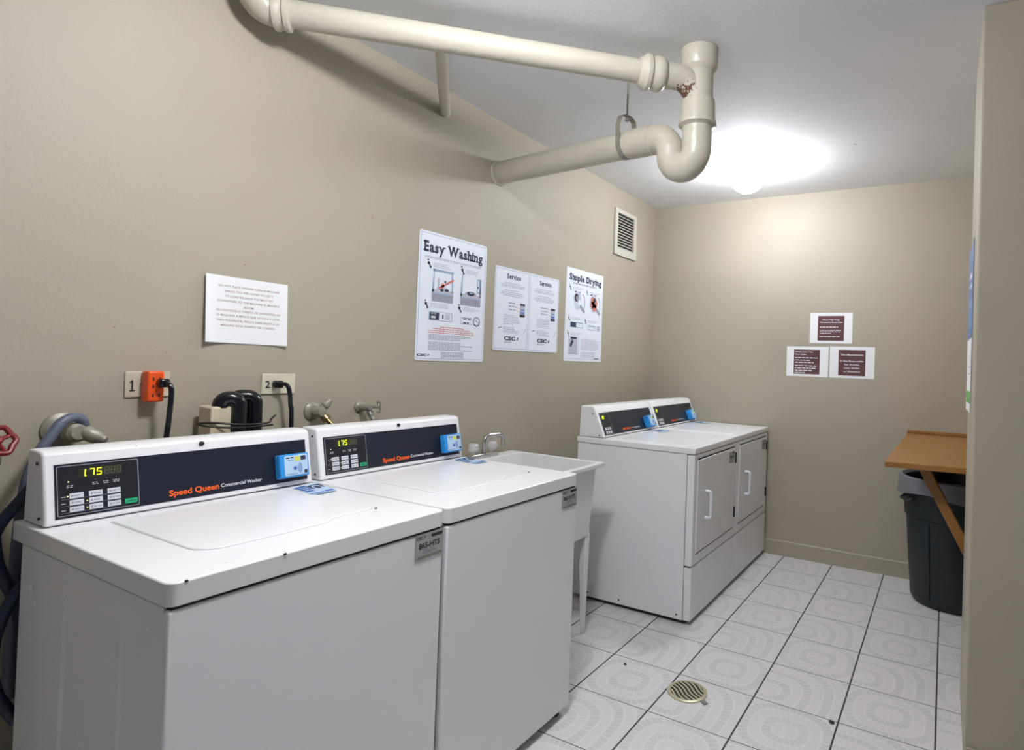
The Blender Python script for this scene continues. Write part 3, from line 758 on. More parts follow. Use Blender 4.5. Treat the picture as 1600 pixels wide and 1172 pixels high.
# ------------------------------------------------------------------ wall vent
def vent():
    Y0, Y1, Z0, Z1 = -0.680, -0.343, 2.118, 2.452
    t = empty('air_vent', (0, (Y0+Y1)/2, Z0), 'square louvred vent grille high on the wall near the corner', 'vent')
    B().box((0.0005, Y0+0.03, Z0+0.03), (0.002, Y1-0.03, Z1-0.02)).build('duct_opening', VENTD, t)
    b = B(); w = 0.040
    b.box((0, Y0, Z0), (0.016, Y0+w, Z1)); b.box((0, Y1-w, Z0), (0.016, Y1, Z1)); b.box((0, Y0+w, Z0), (0.016, Y1-w, Z0+w+0.012)); b.box((0, Y0+w, Z1-w+0.01), (0.016, Y1-w, Z1))
    b.build('frame', VENTW, t, bevel=0.002)
    n = 12; z0, z1 = Z0+w+0.014, Z1-w+0.006
    for i in range(n):
        z = z0 + (z1-z0)*(i+0.5)/n
        b = B().prism([(0.002, Y0+w, z-0.002), (0.013, Y0+w, z-0.011), (0.0135, Y0+w, z-0.0095), (0.003, Y0+w, z+0.000)], (0, Y1-Y0-2*w, 0)); b.build('slat', VENTW, t)
vent()

# ------------------------------------------------------------------ notices and posters
def sheet(t, o, U, V, w, h, m, th=0.002, r=0.004, name='sheet'):
    o, U, V = Vector(o), Vector(U), Vector(V); N = U.cross(V)
    pts = [o + U*u + V*v + N*0.0004 for u, v in rrect(0, 0, w, h, r, 3)]
    return B().prism(pts, N*th).build(name, m, t)
YU, ZV = Vector((0, 1, 0)), Vector((0, 0, 1))

def paper_notice():
    y0, z0, w, h = -3.351, 1.366, 0.278, 0.221
    t = empty('paper_notice', (0, y0+w/2, z0), 'white paper notice with two paragraphs on the wall above the nearer washer', 'notice')
    def sx(u, v): return 0.003 + 0.020*(max(0, 0.35-u)/0.35)**2*(0.35+0.65*(1-v)) + 0.012*(max(0, u-0.75)/0.25)**2*(1-v)
    b = B(); G = 14; vv = [[[b.bm.verts.new((sx(i/G, j/8) + s*0.0006, y0 + w*i/G, z0 + h*j/8 - 0.004*i/G)) for j in range(9)] for i in range(G+1)] for s in (0, 1)]
    for s in (0, 1):
        for i in range(G):
            for j in range(8): b.bm.faces.new((vv[s][i][j], vv[s][i+1][j], vv[s][i+1][j+1], vv[s][i][j+1]))
    for (a, c) in [((i, 0), (i+1, 0)) for i in range(G)] + [((i, 8), (i+1, 8)) for i in range(G)] + [((0, j), (0, j+1)) for j in range(8)] + [((G, j), (G, j+1)) for j in range(8)]:
        b.bm.faces.new((vv[0][a[0]][a[1]], vv[0][c[0]][c[1]], vv[1][c[0]][c[1]], vv[1][a[0]][a[1]]))
    b.build('sheet', PAPER, t)
    b = B().on((0, y0, z0), YU, ZV)
    L1 = ['DO NOT PLACE WASHER CARD IN MACHINE', 'UNLESS YOU ARE GOING TO USE IT.', 'TO LOAD BALANCE YOU MUST GO', 'DOWNSTAIRS TO THE MACHINE IN MAILBOX', 'ROOM.']
    L2 = ['NO COLOQUE LA TARJETA DE LAVANDERIA EN', 'LA MAQUINA A MENOS QUE LA VAYA A USAR.', 'PARA PONERLE EL SALDO DEBE BAJAR A LA', 'MAQUINA EN EL CUARTO DEL CORREO.']
    for (L, v0, ws) in ((L1, 0.185, (.74, .60, .58, .76, .12)), (L2, 0.105, (.78, .78, .76, .66))):
        for i, s_ in enumerate(L): b.text(s_, w*0.52, v0 - 0.0165*i, 0.0066, w*ws[i], 0, 0, 0.008, 'c')
    off = world_loc(t)
    for v in b.bm.verts: v.co.x = sx((v.co.y-y0)/w, min(1, (v.co.z-z0)/h)) + 0.0011; v.co.z -= 0.004*(v.co.y-y0)/w
    b.build('lettering', PINKINK, t, smooth=False, fix=False)
paper_notice()

def mark(b, u, v, k, mi):           # numbered step marker: dark curved comma
    b.disc(u, v, 0.0075*k, mi, n=10); b.disc(u-0.004*k, v+0.014*k, 0.0045*k, mi, n=8); b.stroke(u, v, u+0.010*k, v-0.014*k, 0.007*k, mi); b.disc(u+0.011*k, v-0.017*k, 0.006*k, mi, n=8)
def logo_csc(b, u, v, h, w, mi):
    b.text('CSC', u, v, h, w*0.76, mi, 0.0008, 0.045); x = u + w*0.84
    b.poly([(x, v+0.35*h), (x+0.10*w, v+1.0*h), (x+0.13*w, v+0.62*h), (x+0.04*w, v-0.05*h)], mi)

def easy_washing():
    y0, z0, w, h = -2.465, 1.322, 0.454, 0.597
    t = empty('washing_poster', (0, y0+w/2, z0), 'tall white poster headed Easy Washing on the wall', 'poster', 'instruction posters on the wall')
    sheet(t, (0, y0, z0), YU, ZV, w, h, POSTER, 0.003, 0.012)
    o = (0.0034, y0, z0); V = lambda f: h*(1-f)
    b = B().on(o, YU, ZV); b.serif('Easy Washing', 0.065*w, V(0.155), 0.075*h, 0.865*w, 0, bold=0.042); b.build('title', NAVYINK, t, smooth=False)
    b = B().on(o, YU, ZV); b.text('HIGH-EFFICIENCY TOP LOAD WASHER', 0.085*w, V(0.207), 0.018*h, 0.82*w, 0); b.build('subtitle', GREYINK, t, smooth=False)
    b = B().on(o, YU, ZV); b.outline(0.018*w, 0.015*h, 0.982*w, 0.985*h, 0.0022, 0); b.build('border', STEELBLUE, t, smooth=False)
    rnd = random.Random(7)
    # open washer, twice
    for x0, wd, it in ((0.19, 0.30, 0), (0.60, 0.32, 1)):
        x1 = x0 + wd; b = B().on(o, YU, ZV); X = lambda f: (x0 + wd*f)*w
        b.rect(X(0), V(0.535), X(1), V(0.475), 1); b.rect(X(0), V(0.475), X(1), V(0.465), 2); b.rect(X(0.0), V(0.465), X(1), V(0.440), 3)
        b.poly([(X(0), V(0.46)), (X(0.06), V(0.28)), (X(0.10), V(0.28)), (X(0.08), V(0.46))], 2); b.poly([(X(0.93), V(0.45)), (X(0.90), V(0.30)), (X(0.96), V(0.30)), (X(1), V(0.45))], 2)
        if not it: b.rect(X(0.02), V(0.300), X(1.0), V(0.282), 2); b.rect(X(0.25), V(0.44), X(0.33), V(0.35), 3)
        b.disc(X(0.5), V(0.435), wd*w*0.30, 4, 0.0008, ry=0.022*h)
        if it: b.disc(X(0.5), V(0.432), wd*w*0.19, 5, 0.001, ry=0.018*h); b.disc(X(0.52), V(0.425), wd*w*0.08, 2, 0.0012, ry=0.008*h)
        else:
            b.stroke(X(0.30), V(0.43), X(1.0), V(0.345), 0.010, 6, 0.001); b.disc(X(0.48), V(0.405), 0.012, 6, 0.001); b.disc(X(0.45), V(0.44), 0.012, 5, 0.0012, ry=0.007); b.disc(X(0.68), V(0.437), 0.014, 5, 0.0012, ry=0.007); b.disc(X(0.6), V(0.37), 0.006, 5, 0.0012)
        if it: b.outline(X(0.80), V(0.42), X(1.0), V(0.30), 0.006, 2); b.disc(X(0.86), V(0.37), 0.005, 5)
        b.build('washer_drawing', [POSTER, GREYINK, STEELBLUE, LIGHTINK, LIGHTINK, NAVYINK, REDINK], t, smooth=False)
    b = B().on(o, YU, ZV)
    b.poly(rrect(0.16*w, V(0.685), 0.49*w, V(0.615), 0.008, 3), 1); b.poly(rrect(0.17*w, V(0.680), 0.48*w, V(0.620), 0.006, 3), 0, 0.0009)
    b.rect(0.17*w, V(0.678), 0.30*w, V(0.622), 2, 0.0012); b.words(0.19*w, 0.28*w, V(0.667), 0.010, 0, rnd, 0.0015); b.words(0.19*w, 0.26*w, V(0.638), 0.006, 3, rnd, 0.0015)
    b.rect(0.345*w, V(0.665), 0.365*w, V(0.632), 2, 0.0012)
    for k in range(5): b.rect(0.385*w, V(0.668-0.009*k), 0.455*w, V(0.664-0.009*k), 3, 0.0012)
    b.outline(0.615*w, V(0.690), 0.80*w, V(0.635), 0.003, 3); b.words(0.66*w, 0.78*w, V(0.655), 0.012, 3, rnd); b.words(0.66*w, 0.76*w, V(0.684), 0.007, 2, rnd)
    b.disc(0.87*w, V(0.66), 0.026, 3); b.disc(0.87*w, V(0.66), 0.018, 0, 0.0009); b.stroke(0.84*w, V(0.645), 0.91*w, V(0.67), 0.006, 1, 0.0012); b.words(0.83*w, 0.93*w, V(0.692), 0.006, 2, rnd)
    b.build('control_drawing', [POSTER, STEELBLUE, NAVYINK, GREYINK], t, smooth=False)
    for u, v in ((0.135, 0.245), (0.615, 0.245), (0.115, 0.56), (0.59, 0.56)):
        b = B().on(o, YU, ZV); mark(b, u*w, V(v), 1.0, 0)
        for k in range(3): b.words((u+0.06)*w, (u+0.33)*w, V(v-0.004+0.013*k), 0.0034, 1, rnd, fill=rnd.uniform(.6, 1))
        b.build('step_text', [INK, LIGHTINK], t, smooth=False)
    b = B().on(o, YU, ZV)
    for k, f in enumerate((0.42, 0.66, 0.80, 0.80)): b.words(0.5*w-0.42*w*f, 0.5*w+0.42*w*f, V(0.735+0.0155*k), 0.0042, 0, rnd)
    for k in range(11):
        if k == 4: continue
        b.words(0.17*w, 0.82*w, V(0.80+0.0115*k), 0.0036, 1, rnd, fill=rnd.choice((1, 1, .95, .7)))
    for k in range(5): b.words(0.35*w, 0.68*w, V(0.935+0.0105*k), 0.0034, 1, rnd)
    b.build('small_print', [REDINK, GREYINK], t, smooth=False)
    b = B().on(o, YU, ZV); logo_csc(b, 0.022*w, V(0.965), 0.017*h, 0.17*w, 0); b.build('logo', INK, t, smooth=False)
easy_washing()

def service(y0, head, label, name, wide):
    z0, w, h = 1.388, 0.298, 0.449
    t = empty('service_poster', (0, y0+w/2, z0), label, 'poster', 'instruction posters on the wall')
    sheet(t, (0, y0, z0), YU, ZV, w, h, POSTER, 0.003, 0.008)
    o = (0.0034, y0, z0); V = lambda f: h*(1-f); rnd = random.Random(len(head))
    b = B().on(o, YU, ZV); b.serif(head, 0.33*w, V(0.125), 0.055*h, 0.40*w, 0, bold=0.028); b.build('title', NAVYINK, t, smooth=False)
    b = B().on(o, YU, ZV); b.outline(0.022*w, 0.018*h, 0.978*w, 0.982*h, 0.0022, 0); b.build('border', STEELBLUE, t, smooth=False)
    b = B().on(o, YU, ZV)
    for v, f in ((.185, .5), (.21, .72), (.23, .66), (.275, .45), (.30, .62), (.32, .70), (.34, .55)): b.words(0.5*w-f*w/2, 0.5*w+f*w/2, V(v), 0.0050, 0, rnd)
    for v in (.425, .465, .505): b.words(0.40*w, 0.62*w, V(v), 0.006, 1, rnd); b.stroke(0.62*w, V(v-.004), 0.75*w, V(v+.01), 0.0016, 2)
    for k in range(6): b.words(0.27*w, 0.74*w, V(.575+.021*k), 0.0046, 0, rnd, fill=rnd.choice((1, .9, .6)))
    for k in range(4): b.words(0.27*w, 0.74*w, V(.725+.020*k), 0.0046, 0, rnd, fill=rnd.choice((1, .9, .7)))
    b.stroke(0.12*w, V(.735), 0.22*w, V(.722), 0.006, 1); b.stroke(0.86*w, V(.79), 0.93*w, V(.72), 0.003, 1)
    b.build('small_print', [LIGHTINK, GREYINK, REDINK], t, smooth=False)
    b = B().on(o, YU, ZV)
    b.rect(0.735*w, V(.575), 0.885*w, V(.405), 0); b.rect(0.735*w, V(.435), 0.885*w, V(.408), 1, .0009); b.rect(0.735*w, V(.575), 0.885*w, V(.543), 1, .0009); b.rect(0.76*w, V(.49), 0.87*w, V(.478), 2, .0009); b.rect(0.75*w, V(.535), 0.87*w, V(.51), 2, .0009)
    b.build('phone_drawing', [LIGHTINK, INK, MIDBLUE], t, smooth=False)
    b = B().on(o, YU, ZV); logo_csc(b, 0.30*w, V(0.875), 0.045*h, 0.43*w, 0); b.words(0.31*w, 0.52*w, V(0.905), 0.005, 1, rnd); b.build('logo', [INK, GREYINK], t, smooth=False)
service(-1.938, 'Service', 'white poster headed Service between two instruction posters', 'service', 0)
service(-1.6395, 'Servicio', 'white poster headed Servicio, adjoining its English twin', 'servicio', 1)

def simple_drying():
    y0, z0, w, h = -1.262, 1.341, 0.459, 0.595
    t = empty('drying_poster', (0, y0+w/2, z0), 'tall white poster headed Simple Drying on the wall', 'poster', 'instruction posters on the wall')
    sheet(t, (0, y0, z0), YU, ZV, w, h, POSTER, 0.003, 0.006)
    o = (0.0034, y0, z0); V = lambda f: h*(1-f); rnd = random.Random(21)
    b = B().on(o, YU, ZV); b.serif('Simple Drying', 0.075*w, V(0.125), 0.062*h, 0.86*w, 0, bold=0.042); b.build('title', NAVYINK, t, smooth=False)
    b = B().on(o, YU, ZV); b.words(0.17*w, 0.80*w, V(0.165), 0.0075, 0, rnd); b.build('subtitle', GREYINK, t, smooth=False)
    b = B().on(o, YU, ZV); b.rect(0.02*w, 0.028*h, 0.97*w, 0.032*h); b.build('border', LIGHTINK, t, smooth=False)
    for x0, red in ((0.17, 0), (0.60, 1)):
        b = B().on(o, YU, ZV); X = lambda f: (x0 + 0.32*f)*w
        b.disc(X(0.85), V(0.355), 0.030*w*2, 1, ry=0.10*h); b.disc(X(0.80), V(0.355), 0.022*w*2, 0, .0009, ry=0.085*h)
        b.stroke(X(0.62), V(0.39), X(1.0), V(0.46), 0.022, 2, .0012); b.disc(X(0.4), V(0.34), 0.045, 3, .0010, ry=0.062)
        if red:
            for dx, dy, r in ((0.35, 0.31, .028), (0.55, 0.34, .030), (0.30, 0.36, .024), (0.48, 0.385, .028)): b.disc(X(dx), V(dy), r, 4, .0014)
            b.disc(X(0.48), V(0.30), .016, 5, .0016)
        else:
            b.disc(X(0.30), V(0.31), .026, 5, .0014); b.disc(X(0.36), V(0.315), .016, 2, .0016); b.stroke(X(0.40), V(0.34), X(0.70), V(0.41), .012, 2, .0016); b.disc(X(0.55), V(0.36), .018, 0, .0018)
        b.poly(rrect(X(0.15), V(0.258), X(0.60), V(0.240), 0.004, 3), 5)
        b.build('dryer_drawing', [POSTER, LIGHTINK, GREYINK, DRYBLUE, REDINK, INK], t, smooth=False)
    b = B().on(o, YU, ZV)
    b.outline(0.13*w, V(0.635), 0.46*w, V(0.575), 0.006, 1); b.rect(0.14*w, V(0.630), 0.28*w, V(0.580), 2, .0009); b.rect(0.30*w, V(0.628), 0.44*w, V(0.585), 0, .0009)
    b.outline(0.60*w, V(0.645), 0.80*w, V(0.59), 0.005, 1); b.rect(0.85*w, V(0.645), 0.94*w, V(0.59), 3); b.words(0.64*w, 0.78*w, V(0.61), 0.008, 3, rnd)
    b.outline(0.10*w, V(0.925), 0.37*w, V(0.735), 0.004, 1); b.rect(0.12*w, V(0.92), 0.33*w, V(0.76), 3, .0008); b.poly(rrect(0.15*w, V(0.758), 0.31*w, V(0.74), 0.004, 3), 4, .001); b.stroke(0.15*w, V(0.84), 0.21*w, V(0.775), 0.022, 2, .001)
    b.build('control_drawing', [POSTER, STEELBLUE, NAVYINK, LIGHTINK, INK], t, smooth=False)
    b = B().on(o, YU, ZV)
    for u, v in ((0.10, 0.205), (0.54, 0.225), (0.09, 0.535), (0.52, 0.545), (0.08, 0.70)):
        mark(b, u*w, V(v), 0.9, 0); b.words((u+.07)*w, (u+.36)*w, V(v), 0.0036, 1, rnd); b.words((u+.07)*w, (u+.30)*w, V(v+.014), 0.0036, 1, rnd)
    for k in range(8): b.words(0.43*w, 0.95*w, V(0.76+0.0155*k), 0.0042, 1, rnd, fill=rnd.choice((1, .95, .8)))
    for k in range(4): b.words(0.43*w, 0.82*w, V(0.905+0.016*k), 0.0042, 1, rnd)
    b.rect(0.80*w, V(.972), 0.93*w, V(.958), 2)
    b.build('small_print', [INK, LIGHTINK, GREYINK], t, smooth=False)
simple_drying()

def maroon(x0, z0, w, h, pu0, pu1, lines, align, label, hs):
    t = empty('maroon_notice', (x0+w/2, 0, z0), label, 'notice', 'maroon notices on the back wall')
    U = Vector((1, 0, 0)); sheet(t, (x0, 0, z0), U, ZV, w, h, PAPER, 0.0012, 0.002)
    o = (x0, -0.0016, z0)
    B().on(o, U, ZV).rect(pu0*w, 0.08*h, pu1*w, 0.90*h, 0, 0.0005).build('printed_panel', MAROON, t, smooth=False)
    b = B().on(o, U, ZV)
    for s_, fu, fv, fw in lines:
        b.text(s_, fu*w, fv*h, hs, fw*w, 0, 0.0010, 0.02, align)
    b.build('lettering', WHITE_INK, t, smooth=False)
maroon(1.246, 1.529, 0.282, 0.213, 0.19, 0.81, [('Please Help Keep', .5, .75, .40), ('This Laundry Room Clean', .5, .67, .54)], 'c', 'maroon printed notice, upper one of the three on the back wall', 0.0085)
maroon(1.090, 1.291, 0.287, 0.212, 0.18, 0.80, [('Please Leave The', .21, .80, .42), ('Door Open.', .21, .72, .27)], 'l', 'maroon notice low on the back wall, lines set flush at one edge', 0.0085)
maroon(1.386, 1.291, 0.289, 0.216, 0.20, 0.80, [('The Management', .5, .72, .50), ('Is Not Responsible', .5, .52, .52), ('For Articles', .5, .41, .33), ('Lost, Stolen', .5, .30, .34), ('or Damaged', .5, .19, .36)], 'c', 'maroon notice with centred lines, lower one nearer the folding shelf', 0.0105)
# unreadable rest of the two notices
def extra_lines(parent_label, x0, z0, w, h, rows):
    t = [o for o in C.objects if o.get('label') == parent_label][0]
    b = B().on((x0, -0.0016, z0), (1, 0, 0), ZV); rnd = random.Random(3)
    for u0, u1, v, k in rows: b.words(u0*w, u1*w, v*h, k, 0, rnd, 0.001)
    b.build('small_lettering', WHITE_INK, t, smooth=False)
extra_lines('maroon printed notice, upper one of the three on the back wall', 1.246, 1.529, .282, .213, [(.24, .70, .52, .0052), (.24, .74, .42, .0042), (.24, .74, .37, .0042), (.24, .52, .32, .0042), (.24, .72, .21, .0052)])
extra_lines('maroon notice low on the back wall, lines set flush at one edge', 1.090, 1.291, .287, .212, [(.21, .76, .61, .006), (.21, .56, .53, .006), (.21, .68, .455, .006), (.21, .75, .345, .006), (.21, .74, .265, .006), (.21, .62, .185, .006), (.21, .45, .115, .005)])

def flyer():
    Y0, Y1, Z0, Z1 = -1.740, -1.430, 1.200, 1.872
    t = empty('wall_flyer', (XP, (Y0+Y1)/2, Z0), 'tall blue and white flyer on the narrow side of the pillar', 'flyer')
    def px(u, v): return XP - 0.001 - 0.005*u*u
    def part(name, v0, v1, mats, strips):
        b = B(); n = 8
        def at(u, v, l): return Vector((px(u, v)-l, Y0 + (Y1-Y0)*u, Z0 + (Z1-Z0)*v))
        for i in range(n):
            u0, u1 = i/n, (i+1)/n
            b.face((at(u1, v0, 0.0008), at(u0, v0, 0.0008), at(u0, v1, 0.0008), at(u1, v1, 0.0008)), 0); b.face((at(u0, v0, 0), at(u1, v0, 0), at(u1, v1, 0), at(u0, v1, 0)), 0)
        for u0, u1, a, c, mi in strips:
            for i in range(4):
                q0, q1 = u0+(u1-u0)*i/4, u0+(u1-u0)*(i+1)/4; b.face((at(q1, a, 0.0012), at(q0, a, 0.0012), at(q0, c, 0.0012), at(q1, c, 0.0012)), mi)
        b.build(name, mats, t, fix=False)
    part('blue_sheet', 0.43, 1.0, [FLYBLUE, WHITE_INK, STEELBLUE], [(0.3, 0.8, 0.80, 0.83, 1), (0.25, 0.75, 0.74, 0.76, 1), (0.35, 0.8, 0.62, 0.67, 2), (0.3, 0.6, 0.50, 0.53, 2)])
    part('white_sheet', 0.0, 0.43, [PAPER, GREYINK, LEAF], [(0.2, 0.7, 0.26, 0.265, 1), (0.2, 0.75, 0.22, 0.225, 1), (0.1, 0.95, 0.05, 0.12, 2)])
flyer()

# ------------------------------------------------------------------ outlets, plugs, cords
def outlet(y0, y1, z0, z1, num, m, label):
    t = empty('outlet_plate', (0, (y0+y1)/2, z0), label, 'outlet', 'outlet plates above the washers')
    B().box((0.0005, y0, z0), (0.006, y1, z1)).build('plate', m, t, bevel=0.002)
    w = y1-y0
    for k in (0.62,):
        c = y0 + w*k; zc = (z0+z1)/2
        pts = [(0.004, c + 0.0175*math.cos(a), zc + 0.0145*math.sin(a)) for a in [i*math.pi/10 for i in range(20)]]
        B().prism(pts, (0.004, 0, 0)).build('socket', m, t)
    B().lathe((0.006, y0+w*0.34, (z0+z1)/2), (1, 0, 0), [(0, 0.003), (0.0012, 0.0025)], 8).build('screw', STEEL, t)
    b = B().on((0.0066, y0, z0), YU, ZV)
    if num == '1': b.stroke(w*0.15, 0.020, w*0.15, 0.050, 0.0042, 0, 0.0004); b.stroke(w*0.10, 0.042, w*0.15, 0.050, 0.0038, 0, 0.0006); b.stroke(w*0.09, 0.020, w*0.21, 0.020, 0.0038, 0, 0.0008)
    else: b.text(num, w*0.10, 0.022, 0.024, None, 0, 0.0004, 0.02)
    b.build('number', INK, t, smooth=False)
outlet(-3.553, -3.437, 1.193, 1.270, '1', PLATE, 'painted outlet plate numbered 1 behind the orange adapter')
outlet(-3.153, -3.030, 1.190, 1.262, '2', PLATE_LIGHT, 'ivory outlet plate numbered 2 with a black plug')

def adapter():
    y, z = -3.492, 1.222
    t = empty('plug_adapter', (0.008, y, z-0.045), 'bright orange plug adapter pushed into the outlet numbered 1', 'adapter')
    B().box((0.0085, y-0.022, z-0.042), (0.048, y+0.022, z+0.050)).build('body', SAFETY, t, bevel=0.006, seg=3)
    for dz in (-0.022, 0.004, 0.026):
        for dy in (-0.008, 0.008): B().box((0.0478, y+dy-0.0018, z+dz-0.005), (0.0488, y+dy+0.0018, z+dz+0.005)).build('slot', DARK, t)
    c = empty('power_cord', (0.05, y+0.012, 0.5), 'black power cord hanging from the orange adapter', 'cord', 'black washer cords')
    B().box((0.049, y-0.002, z+0.002), (0.075, y+0.026, z+0.028)).build('plug', BLACKPL, c, bevel=0.006)
    B().tube(curve_through([(0.074, y+0.014, z+0.015), (0.088, y+0.020, z+0.004), (0.088, y+0.022, z-0.03), (0.080, y+0.020, z-0.12), (0.075, y+0.012, z-0.25), (0.075, y+0.0, 0.55)], 8), 0.0075, 10).build('cord', BLACKPL, c)
    c = empty('power_cord', (0.05, -3.09, 0.5), 'black power cord hanging from the outlet numbered 2', 'cord', 'black washer cords')
    B().box((0.009, -3.120, 1.212), (0.036, -3.090, 1.238)).build('plug', BLACKPL, c, bevel=0.006)
    B().tube(curve_through([(0.034, -3.105, 1.226), (0.055, -3.096, 1.226), (0.066, -3.090, 1.205), (0.066, -3.083, 1.15), (0.064, -3.076, 1.08), (0.064, -3.07, 0.55)], 8), 0.0075, 10).build('cord', BLACKPL, c)
adapter()

# drain hoses hooked over a cream standpipe
t = empty('standpipe', (0.07, -3.335, 0), 'square cream drain standpipe against the wall behind the washers', 'standpipe')
B().box((0.030, -3.366, 0), (0.108, -3.302, 1.163)).build('pipe', CREAM, t, bevel=0.006)
B().box((0.0, -3.360, 0.98), (0.031, -3.308, 1.01)).build('bracket', STEEL, t)
for pts, lab in (([(0.086, -3.330, 1.158), (0.086, -3.330, 1.187), (0.108, -3.285, 1.187), (0.110, -3.283, 0.45)], 'thick black drain hose hooked over the cream standpipe'),
                 ([(0.036, -3.262, 1.10), (0.036, -3.262, 1.188), (0.062, -3.207, 1.188), (0.064, -3.205, 0.45)], 'thick black drain hose bent over behind the hooked one')):
    o = B().tube(fillet(pts, 0.0240, 9), 0.0235, 20).build('drain_hose', BLACKPL)
    tag(o, lab, 'hose', 'drain hoses behind the washers')
o = B().tube(curve_through([(0.140, -3.190, 1.098), (0.135, -3.25, 1.096), (0.140, -3.32, 1.098), (0.130, -3.385, 1.106), (0.090, -3.396, 1.112), (0.112, -3.36, 1.114), (0.139, -3.31, 1.108), (0.138, -3.25, 1.104), (0.118, -3.19, 1.104), (0.090, -3.166, 1.112), (0.080, -3.145, 1.122)], 8), 0.0032, 8).build('cable_tie', DARK)
tag(o, 'thin black cable tie wrapped round the two drain hoses', 'cable tie')

# ------------------------------------------------------------------ wall valves and hoses
def spigot(y, z, label, m, kind):
    er = 0.034 if kind == 'nipple' else 0.024
    t = empty('wall_spigot', (0, y, z), label, 'spigot', 'water spigots on the wall')
    B().lathe((0.0005, y, z), (1, 0, 0), [(0, er), (0.005, er), (0.012, er*0.78), (0.014, 0.014)], 20).build('escutcheon', m, t)
    if kind == 'nipple':
        B().lathe((0.01, y, z), (1, 0, 0), [(0, 0.014), (0.02, 0.014), (0.022, 0.020), (0.045, 0.021), (0.055, 0.016), (0.06, 0)], 16, close=False).build('body', m, t)
        B().lathe((0.045, y+0.004, z+0.006), (0.35, 0.55, 0.75), [(0, 0.014), (0.02, 0.014), (0.024, 0.017), (0.032, 0.017), (0.052, 0.008), (0.056, 0.0)], 14, close=False).build('handle', m, t)
        b = B().lathe((0.045, y+0.004, z-0.004), (0.62, 0.40, -0.68), [(0, 0.012), (0.018, 0.012), (0.020, 0.017), (0.036, 0.017), (0.038, 0.010), (0.066, 0.009), (0.068, 0.006)], 14); b.build('outlet', BRASS, t)
    else:
        B().lathe((0.01, y, z), (1, 0, 0), [(0, 0.014), (0.03, 0.015), (0.05, 0.015), (0.06, 0.010)], 16).build('body', m, t)
        d = Vector((0.75, 0.62, 0.12)).normalized(); c = Vector((0.052, y+0.01, z)) + d*0.034
        B().cyl(Vector((0.052, y+0.004, z)), c, 0.007, seg=10).build('stem', CHROME, t)
        a, b_, _ = B().frame_of(d); bb_ = B().lathe(c - d*0.004, d, [(0, 0.010), (0.012, 0.010)], 12)
        for k in range(5):
            q = a*math.cos(k*2*math.pi/5) + b_*math.sin(k*2*math.pi/5); bb_.tube([c, c + q*0.018], 0.0045, 8); bb_.ball(c + q*0.021, 0.0068, seg=8)
        bb_.build('handle', CHROME, t)
        B().lathe((0.050, y+0.004, z-0.006), (0.45, 0.1, -0.9), [(0, 0.011), (0.012, 0.011), (0.014, 0.014), (0.030, 0.014), (0.032, 0.009), (0.05, 0.009)], 14).build('outlet', CHROME, t)
spigot(-2.955, 1.120, 'dull brass wall spigot closer to the outlet numbered 2', PEWTER, 'nipple')
spigot(-2.745, 1.127, 'wall spigot with a small chrome star handle', PEWTER, 'star')

t = empty('wall_spigot', (0, -3.690, 1.105), 'grey wall valve with a hose looped over its collar', 'spigot', 'water spigots on the wall')
B().lathe((0.0005, -3.690, 1.112), (1, 0, 0), [(0, 0.046), (0.006, 0.046), (0.014, 0.036), (0.016, 0.018)], 22).build('escutcheon', PEWTER, t)
B().lathe((0.012, -3.690, 1.108), (1, 0.15, 0), [(0, 0.016), (0.03, 0.016), (0.034, 0.026), (0.062, 0.026), (0.07, 0.018)], 16).build('body', PEWTER, t)
B().lathe((0.060, -3.672, 1.112), (0.50, 0.70, -0.42), [(0, 0.014), (0.012, 0.020), (0.040, 0.020), (0.050, 0.014), (0.062, 0.011), (0.066, 0.005)], 14).build('outlet', PEWTER, t)
o = B().tube(curve_through([(0.058, -3.662, 1.100), (0.066, -3.668, 1.136), (0.074, -3.690, 1.150), (0.082, -3.718, 1.138), (0.088, -3.740, 1.105), (0.092, -3.765, 1.06), (0.090, -3.785, 0.98), (0.070, -3.79, 0.80), (0.060, -3.79, 0.45)], 8), 0.0125, 14).build('supply_hose', HOSEGREY)
tag(o, 'grey rubber supply hose arched over the grey wall valve', 'hose', 'supply hoses at the wall')

t = empty('gate_valve', (0, -3.840, 1.10), 'valve with a red handwheel near the first washer console', 'valve')
B().lathe((0.0, -3.846, 1.105), (1, 0, 0), [(0, 0.026), (0.006, 0.026), (0.008, 0.014), (0.085, 0.014)], 14).build('body', PEWTER, t)
b = B(); c = Vector((0.105, -3.846, 1.105)); R_ = 0.034
d = Vector((0.85, 0.1, 0.35)).normalized(); a, e_, _ = b.frame_of(d)
b.tube([c + (a*math.cos(i*math.pi/12) + e_*math.sin(i*math.pi/12))*(R_ + 0.003*math.cos(i*math.pi/2)) for i in range(25)], 0.0065, 10)
for k in range(4): q = a*math.cos(k*math.pi/2+.4) + e_*math.sin(k*math.pi/2+.4); b.tube([c, c + q*R_], 0.005, 8)
b.lathe(c - d*0.012, d, [(0, 0.010), (0.022, 0.010), (0.026, 0.006)], 12); b.build('handwheel', REDPL, t)
B().lathe((0.080, -3.846, 1.10), (0, 0, -1), [(0, 0.013), (0.03, 0.013), (0.032, 0.017), (0.055, 0.017)], 14).build('outlet', PEWTER, t)
